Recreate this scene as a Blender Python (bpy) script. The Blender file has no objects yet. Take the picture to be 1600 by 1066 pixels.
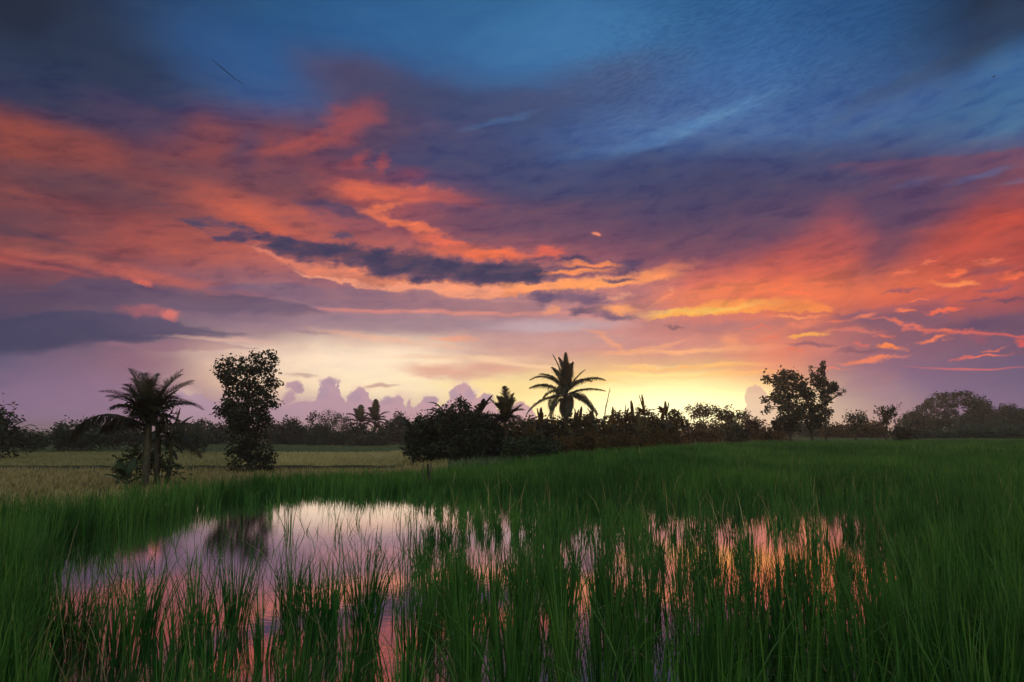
import bpy, math, numpy as np
from mathutils import Vector
R = math.radians
scene = bpy.context.scene
COL = scene.collection
rng = np.random.default_rng(7)

# ------------------------------------------------------------------ camera
F = 1067.0
PITCH = R(7.42)
CAMZ = 1.5
cam_d = bpy.data.cameras.new('camera')
cam = bpy.data.objects.new('camera', cam_d)
COL.objects.link(cam)
cam.location = (0, 0, CAMZ)
cam.rotation_euler = (R(90) + PITCH, 0, 0)
cam_d.sensor_width = 36.0
cam_d.lens = 36.0 * F / 1600.0
cam_d.clip_start = 0.05
cam_d.clip_end = 20000
scene.camera = cam

def ray(px, py):
    a, b = (px - 800.0), (533.0 - py)
    y = F * math.cos(PITCH) - b * math.sin(PITCH)
    z = F * math.sin(PITCH) + b * math.cos(PITCH)
    return a / y, 1.0, z / y

def P(px, py, D):
    """world point on the line of sight through a photo pixel, D metres ahead"""
    x, _, z = ray(px, py)
    return np.array((x * D, D, CAMZ + z * D))

def lin(c):
    out = []
    for v in c[:3]:
        v = v / 255.0
        out.append(v / 12.92 if v <= 0.04045 else ((v + 0.055) / 1.055) ** 2.4)
    return tuple(out)

# ------------------------------------------------------------------ tagging
def tag(o, label=None, cat=None, group=None, kind=None):
    if label: o['label'] = label
    if cat: o['category'] = cat
    if group: o['group'] = group
    if kind: o['kind'] = kind
    return o

def empty(name, loc, label, cat, group=None):
    o = bpy.data.objects.new(name, None)
    o.empty_display_size = 0.3
    COL.objects.link(o)
    o.location = loc
    return tag(o, label, cat, group)

class Geo:
    """collects numpy vertex / face blocks and links them as one mesh"""
    def __init__(self):
        self.v, self.f, self.t, self.n = [], [], [], 0
    def add(self, verts, faces, tint=None):
        verts = np.asarray(verts, dtype=np.float32).reshape(-1, 3)
        faces = np.asarray(faces, dtype=np.int32)
        self.v.append(verts)
        self.f.append(faces + self.n)
        self.t.append(np.full(len(verts), 0.5, np.float32) if tint is None else np.asarray(tint, np.float32))
        self.n += len(verts)
    def build(self, name, mat, parent=None, smooth=False):
        v = np.concatenate(self.v)
        if parent is not None:
            v = v - np.array(parent.location, dtype=np.float32)
        me = bpy.data.meshes.new(name)
        me.vertices.add(len(v))
        me.vertices.foreach_set('co', v.ravel())
        quads = [f for f in self.f if f.shape[1] == 4]
        tris = [f for f in self.f if f.shape[1] == 3]
        idx = np.concatenate([q.ravel() for q in quads] + [t.ravel() for t in tris])
        nq, ntri = sum(len(q) for q in quads), sum(len(t) for t in tris)
        tot = np.concatenate([np.full(nq, 4, np.int32), np.full(ntri, 3, np.int32)])
        start = np.concatenate([[0], np.cumsum(tot)[:-1]]).astype(np.int32)
        me.loops.add(len(idx))
        me.loops.foreach_set('vertex_index', idx.astype(np.int32))
        me.polygons.add(len(tot))
        me.polygons.foreach_set('loop_start', start)
        if smooth:
            me.polygons.foreach_set('use_smooth', np.ones(len(tot), bool))
        a = me.attributes.new('tint', 'FLOAT', 'POINT')
        a.data.foreach_set('value', np.concatenate(self.t))
        me.update(calc_edges=True)
        me.materials.append(mat)
        o = bpy.data.objects.new(name, me)
        COL.objects.link(o)
        if parent is not None:
            o.parent = parent
        return o

def tube(g, pts, radii, sides=7, tint=0.5):
    pts = np.asarray(pts, float); n = len(pts)
    tan = np.gradient(pts, axis=0)
    tan /= np.linalg.norm(tan, axis=1)[:, None] + 1e-9
    ref = np.array((0.0, 1.0, 0.0)) if abs(tan[:, 1]).mean() < 0.8 else np.array((1.0, 0, 0))
    u = np.cross(tan, ref); u /= np.linalg.norm(u, axis=1)[:, None] + 1e-9
    w = np.cross(tan, u)
    ang = np.linspace(0, 2 * math.pi, sides, endpoint=False)
    r = np.asarray(radii, float)
    ring = (pts[:, None, :] + r[:, None, None] * (np.cos(ang)[None, :, None] * u[:, None, :] + np.sin(ang)[None, :, None] * w[:, None, :]))
    v = ring.reshape(-1, 3)
    i = np.arange(n - 1)[:, None] * sides; k = np.arange(sides)[None, :]; k2 = (k + 1) % sides
    f = np.stack([i + k, i + k2, i + sides + k2, i + sides + k], axis=-1).reshape(-1, 4)
    m = len(v)
    v = np.vstack([v, pts[0], pts[-1]])
    g.add(v, f, np.full(len(v), tint))
    kk = np.arange(sides); kk2 = (kk + 1) % sides
    base = g.n - len(v)
    caps = np.concatenate([np.stack([np.full(sides, m), kk2, kk], 1), np.stack([np.full(sides, m + 1), (n - 1) * sides + kk, (n - 1) * sides + kk2], 1)])
    g.f.append(caps.astype(np.int32) + base)

def curve_pts(a, b, bend=0.1, n=7, r=rng):
    a, b = np.asarray(a, float), np.asarray(b, float)
    t = np.linspace(0, 1, n)[:, None]
    off = r.normal(0, 1, 3) * np.linalg.norm(b - a) * bend
    wob = r.normal(0, 1, (n, 3)) * np.linalg.norm(b - a) * 0.02
    wob[0] = wob[-1] = 0
    return a * (1 - t) + b * t + off * (4 * t * (1 - t)) + wob

# ------------------------------------------------------------------ materials
def new_mat(name):
    m = bpy.data.materials.new(name)
    m.use_nodes = True
    nt = m.node_tree
    for n in list(nt.nodes): nt.nodes.remove(n)
    out = nt.nodes.new('ShaderNodeOutputMaterial')
    return m, nt, out

def ramp_node(nt, stops, fac, interp='LINEAR'):
    n = nt.nodes.new('ShaderNodeValToRGB')
    cr = n.color_ramp
    cr.interpolation = interp
    while len(cr.elements) > 1: cr.elements.remove(cr.elements[-1])
    cr.elements[0].position = stops[0][0]; cr.elements[0].color = (*stops[0][1], 1)
    for p, c in stops[1:]:
        e = cr.elements.new(p); e.color = (*c, 1)
    nt.links.new(fac, n.inputs[0])
    return n.outputs[0]

def leaf_mat(name, dark, mid, light, transl=0.35, tcol=None, rough=0.55, scale=0.8, spec=0.3):
    m, nt, out = new_mat(name)
    at = nt.nodes.new('ShaderNodeAttribute'); at.attribute_name = 'tint'
    no = nt.nodes.new('ShaderNodeTexNoise'); no.inputs['Scale'].default_value = scale; no.inputs['Detail'].default_value = 2
    geo = nt.nodes.new('ShaderNodeNewGeometry'); nt.links.new(geo.outputs['Position'], no.inputs['Vector'])
    mx = nt.nodes.new('ShaderNodeMath'); mx.operation = 'MULTIPLY_ADD'
    nt.links.new(no.outputs[0], mx.inputs[0]); mx.inputs[1].default_value = 0.8
    sb = nt.nodes.new('ShaderNodeMath'); sb.operation = 'MULTIPLY_ADD'
    nt.links.new(at.outputs['Fac'], sb.inputs[0]); sb.inputs[1].default_value = 0.9; sb.inputs[2].default_value = -0.35
    nt.links.new(sb.outputs[0], mx.inputs[2])
    col = ramp_node(nt, [(0.12, dark), (0.5, mid), (0.9, light)], mx.outputs[0])
    pr = nt.nodes.new('ShaderNodeBsdfPrincipled')
    pr.inputs['Roughness'].default_value = rough
    pr.inputs['Specular IOR Level'].default_value = spec
    nt.links.new(col, pr.inputs['Base Color'])
    tr = nt.nodes.new('ShaderNodeBsdfTranslucent')
    if tcol:
        mc = nt.nodes.new('ShaderNodeMix'); mc.data_type = 'RGBA'; mc.blend_type = 'MULTIPLY'
        mc.inputs[0].default_value = 1.0
        nt.links.new(col, mc.inputs[6]); mc.inputs[7].default_value = (*tcol, 1)
        nt.links.new(mc.outputs[2], tr.inputs[0])
    else:
        nt.links.new(col, tr.inputs[0])
    ms = nt.nodes.new('ShaderNodeMixShader'); ms.inputs[0].default_value = transl
    nt.links.new(pr.outputs[0], ms.inputs[1]); nt.links.new(tr.outputs[0], ms.inputs[2])
    nt.links.new(ms.outputs[0], out.inputs[0])
    return m

def bark_mat(name, dark, light):
    m, nt, out = new_mat(name)
    tc = nt.nodes.new('ShaderNodeNewGeometry')
    mp = nt.nodes.new('ShaderNodeMapping'); mp.inputs['Scale'].default_value = (9, 9, 2.5)
    nt.links.new(tc.outputs['Position'], mp.inputs[0])
    no = nt.nodes.new('ShaderNodeTexNoise'); no.inputs['Scale'].default_value = 1.5; no.inputs['Detail'].default_value = 5
    nt.links.new(mp.outputs[0], no.inputs['Vector'])
    col = ramp_node(nt, [(0.3, dark), (0.7, light)], no.outputs[0])
    pr = nt.nodes.new('ShaderNodeBsdfPrincipled'); pr.inputs['Roughness'].default_value = 0.9
    pr.inputs['Specular IOR Level'].default_value = 0.15
    nt.links.new(col, pr.inputs['Base Color'])
    bp = nt.nodes.new('ShaderNodeBump'); bp.inputs['Strength'].default_value = 0.6; bp.inputs['Distance'].default_value = 0.03
    nt.links.new(no.outputs[0], bp.inputs['Height']); nt.links.new(bp.outputs[0], pr.inputs['Normal'])
    nt.links.new(pr.outputs[0], out.inputs[0])
    return m

M = {}
M['rice'] = leaf_mat('rice_leaf', (0.011, 0.050, 0.011), (0.034, 0.116, 0.020), (0.092, 0.195, 0.040), 0.35, (1.2, 1.2, 0.6), 0.5, 0.6, 0.25)
M['rice_dark'] = leaf_mat('rice_tuft_leaf', (0.010, 0.052, 0.012), (0.018, 0.092, 0.016), (0.040, 0.140, 0.024), 0.3, (1.2, 1.2, 0.6), 0.5, 1.2, 0.25)
M['dry'] = leaf_mat('dry_stalk', (0.16, 0.11, 0.05), (0.26, 0.19, 0.09), (0.40, 0.30, 0.16), 0.3, None, 0.7, 3.0, 0.2)
M['ripe'] = leaf_mat('ripe_rice_leaf', (0.24, 0.18, 0.085), (0.31, 0.24, 0.115), (0.40, 0.32, 0.16), 0.3, None, 0.7, 0.12, 0.2)
M['ripe_pale'] = leaf_mat('pale_ripe_leaf', (0.30, 0.25, 0.11), (0.38, 0.32, 0.15), (0.47, 0.39, 0.20), 0.3, None, 0.7, 0.12, 0.2)
M['ripe_green'] = leaf_mat('half_ripe_leaf', (0.19, 0.175, 0.08), (0.25, 0.23, 0.105), (0.33, 0.29, 0.14), 0.3, None, 0.7, 0.10, 0.2)
M['midgreen'] = leaf_mat('far_crop_leaf', (0.07, 0.10, 0.055), (0.095, 0.135, 0.07), (0.125, 0.165, 0.09), 0.3, None, 0.7, 0.2, 0.2)
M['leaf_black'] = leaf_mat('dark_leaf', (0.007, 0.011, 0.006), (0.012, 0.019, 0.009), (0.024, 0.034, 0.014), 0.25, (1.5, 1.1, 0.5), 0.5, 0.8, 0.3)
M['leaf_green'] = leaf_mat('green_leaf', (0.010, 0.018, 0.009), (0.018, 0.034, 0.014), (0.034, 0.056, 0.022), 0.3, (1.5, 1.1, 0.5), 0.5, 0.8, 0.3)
M['leaf_olive'] = leaf_mat('olive_leaf', (0.040, 0.036, 0.019), (0.068, 0.060, 0.028), (0.11, 0.092, 0.044), 0.55, (2.4, 1.1, 0.45), 0.55, 0.7, 0.3)
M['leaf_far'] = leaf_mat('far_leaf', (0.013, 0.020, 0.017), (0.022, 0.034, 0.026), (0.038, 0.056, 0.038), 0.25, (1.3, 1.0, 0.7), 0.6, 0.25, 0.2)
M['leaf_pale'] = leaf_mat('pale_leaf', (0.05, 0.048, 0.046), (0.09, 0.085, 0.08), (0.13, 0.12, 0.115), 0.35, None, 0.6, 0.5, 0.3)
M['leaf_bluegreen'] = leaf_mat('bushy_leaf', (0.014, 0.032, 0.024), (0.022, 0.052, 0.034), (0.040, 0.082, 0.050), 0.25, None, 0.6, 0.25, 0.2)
M['palm'] = leaf_mat('palm_leaf', (0.014, 0.018, 0.009), (0.024, 0.028, 0.013), (0.050, 0.046, 0.020), 0.35, (2.0, 1.2, 0.5), 0.4, 1.0, 0.4)
M['palm_dry'] = leaf_mat('dry_palm_leaf', (0.035, 0.030, 0.024), (0.055, 0.046, 0.036), (0.09, 0.075, 0.058), 0.3, None, 0.7, 1.0, 0.2)
M['bark'] = bark_mat('bark', (0.020, 0.017, 0.014), (0.060, 0.052, 0.044))
M['bark_pale'] = bark_mat('pale_bark', (0.055, 0.050, 0.043), (0.16, 0.145, 0.125))
M['stem'] = bark_mat('banana_stem', (0.030, 0.034, 0.020), (0.085, 0.080, 0.050))
M['wood'] = bark_mat('weathered_wood', (0.03, 0.027, 0.023), (0.09, 0.08, 0.07))
M['wood_dark'] = bark_mat('dark_wood', (0.010, 0.009, 0.008), (0.030, 0.026, 0.022))

# ------------------------------------------------------------------ terrain
BPX = [-900, -200, 0, 100, 200, 350, 500, 650, 750, 880, 1000, 1100, 1200, 1600, 1900, 2600]
BD = [9.2, 9.4, 9.9, 10.4, 12.0, 15.6, 18.6, 19.6, 22.0, 27, 39, 47, 57, 66, 70, 70]
ZPX = [0, 600, 700, 900, 1050, 1200, 2600]
ZB = [-1.1, -1.1, -0.55, -0.25, -0.05, 0.06, 0.06]
def edge_d(px): return np.interp(px, BPX, BD)
def z_back(px): return np.interp(px, ZPX, ZB)

def terrain_z(x, y):
    x = np.asarray(x, float); y = np.asarray(y, float)
    yy = np.maximum(y, 0.5)
    px = 800 + 1076 * np.clip(x / yy, -1.55, 1.7)
    b = edge_d(px)
    zb = z_back(px)
    d = np.maximum(y, 0)
    k = np.clip((d - b) / 2.2, 0, 1); k = k * k * (3 - 2 * k)
    bund = np.exp(-((d - b + 0.15) / 0.45) ** 2) * 0.17
    z = -0.10 * (1 - k) + zb * k + bund
    # two low earth banks that cross the lower left fields
    lf = np.clip((700 - px) / 120, 0, 1)
    for bd, wid, hgt in ((46.0, 0.9, 0.30), (78.0, 0.9, 0.12)):
        z = z + lf * k * hgt * np.exp(-((d - bd - 0.02 * x * (1 if bd < 50 else 0)) / wid) ** 2)
    return z

def soil_mat():
    m, nt, out = new_mat('soil')
    g = nt.nodes.new('ShaderNodeNewGeometry')
    no = nt.nodes.new('ShaderNodeTexNoise'); no.inputs['Scale'].default_value = 0.35; no.inputs['Detail'].default_value = 8
    nt.links.new(g.outputs['Position'], no.inputs['Vector'])
    n2 = nt.nodes.new('ShaderNodeTexNoise'); n2.inputs['Scale'].default_value = 6; n2.inputs['Detail'].default_value = 6
    nt.links.new(g.outputs['Position'], n2.inputs['Vector'])
    ad = nt.nodes.new('ShaderNodeMath'); ad.operation = 'MULTIPLY_ADD'; ad.inputs[1].default_value = 0.5
    nt.links.new(n2.outputs[0], ad.inputs[0]); 
    hl = nt.nodes.new('ShaderNodeMath'); hl.operation = 'MULTIPLY'; hl.inputs[1].default_value = 0.5
    nt.links.new(no.outputs[0], hl.inputs[0]); nt.links.new(hl.outputs[0], ad.inputs[2])
    col = ramp_node(nt, [(0.3, (0.016, 0.020, 0.010)), (0.5, (0.030, 0.036, 0.016)), (0.7, (0.055, 0.050, 0.028))], ad.outputs[0])
    pr = nt.nodes.new('ShaderNodeBsdfPrincipled'); pr.inputs['Roughness'].default_value = 0.95
    pr.inputs['Specular IOR Level'].default_value = 0.1
    nt.links.new(col, pr.inputs['Base Color'])
    bp = nt.nodes.new('ShaderNodeBump'); bp.inputs['Strength'].default_value = 0.5; bp.inputs['Distance'].default_value = 0.06
    nt.links.new(n2.outputs[0], bp.inputs['Height']); nt.links.new(bp.outputs[0], pr.inputs['Normal'])
    nt.links.new(pr.outputs[0], out.inputs[0])
    return m
M['soil'] = soil_mat()

def polar_grid(rs, azs, zf, name, mat, closed):
    g = Geo()
    A, Rr = np.meshgrid(azs, rs, indexing='xy')
    x = Rr * np.sin(A); y = Rr * np.cos(A)
    z = zf(x, y)
    v = np.stack([x, y, z], -1).reshape(-1, 3)
    na, nr = len(azs), len(rs)
    i = np.arange(nr - 1)[:, None] * na
    k = np.arange(na if closed else na - 1)[None, :]; k2 = (k + 1) % na
    f = np.stack([i + k, i + k2, i + na + k2, i + na + k], -1).reshape(-1, 4)[:, ::-1]
    g.add(v, f)
    return g.build(name, mat, None, True)

rs = np.concatenate([[0.02], np.arange(0.6, 30, 0.3), np.arange(30, 130, 1.0), np.geomspace(130, 1600, 36)])
azs = np.linspace(-math.pi, math.pi, 540, endpoint=False)
ground = polar_grid(rs, azs, terrain_z, 'ground', M['soil'], True)
tag(ground, kind='structure')

def water_mat():
    m, nt, out = new_mat('paddy_water')
    g = nt.nodes.new('ShaderNodeNewGeometry')
    mp = nt.nodes.new('ShaderNodeMapping'); mp.inputs['Scale'].default_value = (3.0, 7.0, 1)
    nt.links.new(g.outputs['Position'], mp.inputs[0])
    no = nt.nodes.new('ShaderNodeTexNoise'); no.inputs['Scale'].default_value = 2.6; no.inputs['Detail'].default_value = 4
    nt.links.new(mp.outputs[0], no.inputs['Vector'])
    bp = nt.nodes.new('ShaderNodeBump'); bp.inputs['Strength'].default_value = 0.028; bp.inputs['Distance'].default_value = 0.02
    nt.links.new(no.outputs[0], bp.inputs['Height'])
    di = nt.nodes.new('ShaderNodeBsdfDiffuse'); di.inputs[0].default_value = (0.022, 0.022, 0.017, 1)
    gl = nt.nodes.new('ShaderNodeBsdfGlossy'); gl.inputs[0].default_value = (1.0, 0.99, 0.99, 1); gl.inputs['Roughness'].default_value = 0.012
    nt.links.new(bp.outputs[0], gl.inputs['Normal'])
    lw = nt.nodes.new('ShaderNodeLayerWeight'); lw.inputs[0].default_value = 0.5
    fr = nt.nodes.new('ShaderNodeMapRange'); nt.links.new(lw.outputs['Facing'], fr.inputs[0])
    for k_, v_ in zip((1, 2, 3, 4), (0.3, 0.82, 0.14, 0.95)): fr.inputs[k_].default_value = v_
    pr = nt.nodes.new('ShaderNodeMixShader')
    nt.links.new(fr.outputs[0], pr.inputs[0]); nt.links.new(di.outputs[0], pr.inputs[1]); nt.links.new(gl.outputs[0], pr.inputs[2])
    nt.links.new(pr.outputs[0], out.inputs[0])
    return m
M['water'] = water_mat()
g = Geo()
aw = np.radians(np.linspace(-58, 58, 160))
fr = np.linspace(0.02, 1, 60)
edge = np.array([min(float(edge_d(800 + 1076 * math.tan(a))) - 0.5, 30.0) for a in aw])  # the water reaches just under the bank
A, Fq = np.meshgrid(aw, fr, indexing='xy')
yy = Fq * edge[None, :]
xx = yy * np.tan(A)
v = np.stack([xx, yy, np.zeros_like(xx)], -1).reshape(-1, 3)
na = len(aw)
i = np.arange(len(fr) - 1)[:, None] * na; k = np.arange(na - 1)[None, :]
g.add(v, np.stack([i + k, i + k + 1, i + na + k + 1, i + na + k], -1).reshape(-1, 4))
water = g.build('water', M['water'], None, True)
tag(water, kind='structure')

# ------------------------------------------------------------------ rice
def vnoise(x, y, s, seed=0):
    """cheap smooth value noise"""
    x = np.asarray(x) / s + 1000.0 + seed * 17.3; y = np.asarray(y) / s + 1000.0 + seed * 9.1
    xi, yi = np.floor(x).astype(int), np.floor(y).astype(int)
    fx, fy = x - xi, y - yi
    fx = fx * fx * (3 - 2 * fx); fy = fy * fy * (3 - 2 * fy)
    def h(a, b):
        n = (a * 374761393 + b * 668265263 + seed * 1013) & 0x7fffffff
        n = (n ^ (n >> 13)) * 1274126177 & 0x7fffffff
        return ((n ^ (n >> 16)) & 0xffff) / 65535.0
    return (h(xi, yi) * (1 - fx) + h(xi + 1, yi) * fx) * (1 - fy) + (h(xi, yi + 1) * (1 - fx) + h(xi + 1, yi + 1) * fx) * fy

def blades(g, root, L, w0, nseg, r, lean=0.12, curl=0.25, tint=None, splay_dir=None, face_cam=0.5):
    """thin tapering grass blades; root (N,3), L (N,), w0 (N,)"""
    N = len(root)
    phi = r.uniform(0, 2 * math.pi, N) if splay_dir is None else splay_dir
    ln = np.abs(r.normal(0, lean, N)) + 0.02
    cu = np.abs(r.normal(0, curl, N))
    t = np.linspace(0, 1, nseg + 1)[None, :]
    rad = L[:, None] * (ln[:, None] * t + cu[:, None] * t ** 2.5)
    zz = L[:, None] * (t - 0.35 * np.minimum(cu, 0.9)[:, None] * t ** 3)
    cx = root[:, 0:1] + np.cos(phi)[:, None] * rad
    cy = root[:, 1:2] + np.sin(phi)[:, None] * rad
    cz = root[:, 2:3] + zz
    wt = np.minimum(0.55 + 1.4 * t, 1.0) * (1 - t ** 2.2) + 0.03
    w = w0[:, None] * wt * 0.5
    pw = phi + math.pi / 2 + r.normal(0, 0.7, N)
    wx, wy = np.cos(pw)[:, None] * w, np.sin(pw)[:, None] * w
    a = np.stack([cx - wx, cy - wy, cz], -1); b = np.stack([cx + wx, cy + wy, cz], -1)
    v = np.stack([a, b], 2).reshape(-1, 3)
    k = (nseg + 1) * 2
    base = np.arange(N)[:, None] * k; s = np.arange(nseg)[None, :] * 2
    f = np.stack([base + s, base + s + 1, base + s + 3, base + s + 2], -1).reshape(-1, 4)
    ti = r.uniform(0, 1, N) if tint is None else tint
    g.add(v, f, np.repeat(ti, k))

POND_PX = [90, 130, 190, 250, 330, 420, 470, 560, 640, 700, 780, 860, 1000, 1180, 1250, 1400, 1470]
POND_D = [8.4, 9.6, 10.7, 11.6, 14.2, 16.6, 17.2, 17.2, 17.0, 16.8, 16.4, 15.6, 15.4, 15.4, 16.8, 16.2, 9.5]
def rice_density(x, d):
    px = 800 + 1076 * x / d
    far = np.interp(px, POND_PX, POND_D) + 2.6 * (vnoise(x, d, 1.1, 61) - 0.5) + 1.2 * (vnoise(x, d, 0.4, 62) - 0.5)
    far = np.minimum(far, edge_d(px) - 1.3)
    n1 = vnoise(x, d, 0.55, 3); n2 = vnoise(x, d * 0.5, 0.30, 5); n3 = vnoise(px / 30.0, d * 0.25, 1.0, 8)
    dens = np.ones_like(x)
    hgt = np.where(d > 11.3, np.interp(px, [230, 350, 500, 650, 750, 900], [.92, .80, .66, .68, .82, 1.0]), 1.0)
    inpond = (px > 95) & (px < 1470) & (d < far)
    edge_k = np.clip((far - d) / np.where(px > 380, 2.2, 1.2), 0, 1) ** 0.6
    # open pool on the left
    L = inpond & (px < 640)
    openw = np.where(d > 5.3, 0.006 + 0.03 * (n2 > 0.82), np.where(n1 + 0.6 * n2 > 0.95, 0.72, 0.03))
    lanes = np.clip(1 - np.minimum.reduce([np.abs(px - c) / w for c, w in ((602, 24), (545, 14))]), 0, 1)
    openw = openw * np.where(d < 5.3, 1 - np.clip(lanes * 3, 0, 1), 1)
    dens = np.where(L, 1 * (1 - edge_k) ** 2 + openw * edge_k, dens)
    # broken cover in the middle and on the right
    mid = inpond & (px >= 640)
    front = np.where(px < 1000, 5.6, 5.3)
    fr_k = np.clip((d - front) / 0.8, 0, 1)
    side = np.clip((px - 1330) / 120, 0, 1)
    sparse = np.where(px < 800, 0.48, np.where(px < 1000, 0.82, np.where(d > 10.5, 0.34, 0.58))) * (0.22 + 1.6 * n2 * (0.45 + 0.6 * n3) * (0.55 + n1))
    dm = (1 - fr_k) * np.clip(1.9 * (0.6 * n1 + 0.4 * n2) - 0.12, 0, 1) + fr_k * sparse
    dm = dm * edge_k + (1 - edge_k)
    dm = dm * (1 - side) + side
    lane = np.zeros_like(px)
    for c, w, d0, d1 in ((755, 10, 2, 9), (910, 13, 3.2, 9.5), (1035, 10, 2, 11), (862, 9, 2, 5.5), (1188, 10, 5, 13), (690, 18, 2.0, 4.6), (972, 8, 3, 10), (602, 20, 1.5, 10), (1130, 5, 6, 12), (1290, 7, 7, 13), (820, 5, 5, 12), (650, 7, 7, 14)):
        lane = np.maximum(lane, np.clip(1.6 - np.abs(px - c - 7 * np.sin(d * 2.0 + c) - 10 * (n2 - 0.5)) / w, 0, 1) * ((d > d0) & (d < d1)))
    dm = dm * (1 - 0.97 * lane)
    dens = np.where(mid, dm, dens)
    hgt = np.where(mid, hgt * (1 - 0.38 * fr_k * edge_k * (1 - side)), hgt)
    return dens, hgt

rg = Geo()
r = np.random.default_rng(11)
def scatter(d0, d1, per_m2, half=0.92):
    area = half * (d1 ** 2 - d0 ** 2)
    n = int(area * per_m2)
    d = np.sqrt(r.uniform(d0 ** 2, d1 ** 2, n)); x = r.uniform(-half, half, n) * d
    return x, d
def hills(d0, d1, spacing, half=0.92):
    th = R(4.0)
    m = d1 * 1.25
    gx, gy = np.meshgrid(np.arange(-m, m, spacing), np.arange(-m, m, spacing * 0.92))
    gx = gx.ravel() + r.normal(0, spacing * 0.16, gx.size); gy = gy.ravel() + r.normal(0, spacing * 0.16, gy.size)
    x = gx * math.cos(th) - gy * math.sin(th); y = gx * math.sin(th) + gy * math.cos(th)
    k = (y > d0) & (y < d1) & (np.abs(x) < half * y + 0.5)
    return x[k], y[k]

def rice_zone(x, d, nb, spread, Lm, wm, nseg, half_px=None, lean=0.065, curl=0.10):
    px = 800 + 1076 * x / d
    keep = d < edge_d(px) + 0.4
    x, d = x[keep], d[keep]
    de, hg = rice_density(x, d)
    k = r.uniform(0, 1, len(x)) < de
    x, d, hg, de = x[k], d[k], hg[k], de[k]
    hvar = 0.72 + 0.30 * vnoise(x, d, 1.6, 21) + 0.22 * vnoise(x, d, 0.45, 22)
    n = np.maximum(1, r.poisson(nb * (0.45 + 0.55 * np.clip(de, 0, 1))))
    X = np.repeat(x, n); D = np.repeat(d, n); H = np.repeat(hg * hvar, n)
    N = len(X)
    rr = np.abs(r.normal(0, spread, N)); ph = r.uniform(0, 2 * math.pi, N)
    root = np.stack([X + rr * np.cos(ph), D + rr * np.sin(ph), np.zeros(N)], -1)
    root[:, 2] = terrain_z(root[:, 0], root[:, 1]) - 0.01
    patch = 0.55 * vnoise(x, d, 3.2, 41) + 0.45 * vnoise(x, d, 0.9, 43)
    tint = np.clip(np.repeat(0.9 * patch - 0.2 + r.normal(0.25, 0.16, len(x)), n) + r.normal(0, 0.16, N), 0, 1)
    L = Lm * H * r.uniform(0.62, 1.08, N)
    L = L * np.where(r.uniform(0, 1, N) < 0.25, 0.6, 1) + np.where(root[:, 2] < -0.05, 0.1, 0.0)
    late = r.uniform(0, 1, N) < 0.08      # a few bent and broken leaves
    blades(rg, root[~late], L[~late], (wm * r.uniform(0.7, 1.3, N))[~late], nseg, r, lean, curl, tint[~late], (ph + r.normal(0, 0.4, N))[~late])
    blades(rg, root[late], L[late], (wm * r.uniform(0.7, 1.3, N))[late], nseg, r, 0.3, 0.7, np.clip(tint[late] + 0.3, 0, 1), ph[late])

x, d = hills(1.6, 7.0, 0.265); rice_zone(x, d, 48, 0.046, 0.70, 0.0108, 5)
x, d = hills(7.0, 16.5, 0.24); rice_zone(x, d, 24, 0.045, 0.66, 0.0125, 4)
x, d = scatter(16.5, 30.0, 120); rice_zone(x, d, 4, 0.06, 0.66, 0.020, 3, curl=0.10)
x, d = scatter(30.0, 72.0, 36); rice_zone(x, d, 4, 0.10, 0.68, 0.045, 2, curl=0.10)
rice = rg.build('rice_grass', M['rice'])
tag(rice, kind='stuff')

# thin weeds standing in the open pool
wg = Geo()
n = 260
pxs = r.uniform(170, 800, n); ds = r.uniform(5.2, 16.5, n)
k = ds < np.interp(pxs, POND_PX, POND_D); pxs, ds = pxs[k], ds[k]
X = (pxs - 800) / 1076 * ds
nn = r.integers(2, 6, len(X))
X = np.repeat(X, nn); Dn = np.repeat(ds, nn)
root = np.stack([X + r.normal(0, 0.03, len(X)), Dn + r.normal(0, 0.03, len(X)), np.full(len(X), -0.06)], -1)
blades(wg, root, r.uniform(0.16, 0.46, len(X)), r.uniform(0.006, 0.012, len(X)), 5, r, 0.16, 0.35)
tag(wg.build('water_weeds', M['rice_dark']), kind='stuff')

# pale dry stalks among the rice
dg = Geo()
pp = np.concatenate([np.stack([r.normal(1085, 60, 26), r.uniform(11, 16, 26)], 1), np.stack([r.uniform(1230, 1400, 46), r.normal(15.6, 0.5, 46)], 1),
                     np.stack([r.uniform(700, 1500, 70), r.uniform(5, 13, 70)], 1), np.stack([r.uniform(20, 200, 40), r.uniform(3.5, 6, 40)], 1)])
X = (pp[:, 0] - 800) / 1076 * pp[:, 1]
root = np.stack([X, pp[:, 1], np.full(len(X), -0.05)], -1)
blades(dg, root, r.uniform(0.45, 0.74, len(X)), 0.004 + 0.0006 * pp[:, 1], 5, r, 0.14, 0.3)
nd = 520      # yellowed, bent leaves low among the near rice
pxd = r.uniform(-40, 1640, nd); dd = r.uniform(2.4, 8.5, nd)
root = np.stack([(pxd - 800) / 1076 * dd, dd, np.full(nd, -0.04)], -1)
blades(dg, root, r.uniform(0.25, 0.62, nd), r.uniform(0.005, 0.010, nd), 5, r, 0.28, 0.75)
nd = 420      # pale ears scattered over the field
pxd = r.uniform(700, 1620, nd); dd = r.uniform(9, 40, nd)
k = dd < edge_d(pxd); pxd, dd = pxd[k], dd[k]
root = np.stack([(pxd - 800) / 1076 * dd, dd, np.full(len(dd), 0.0)], -1)
blades(dg, root, r.uniform(0.55, 0.80, len(dd)), 0.004 + 0.0007 * dd, 4, r, 0.10, 0.3)
tag(dg.build('dry_stalks', M['dry']), kind='stuff')

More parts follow.
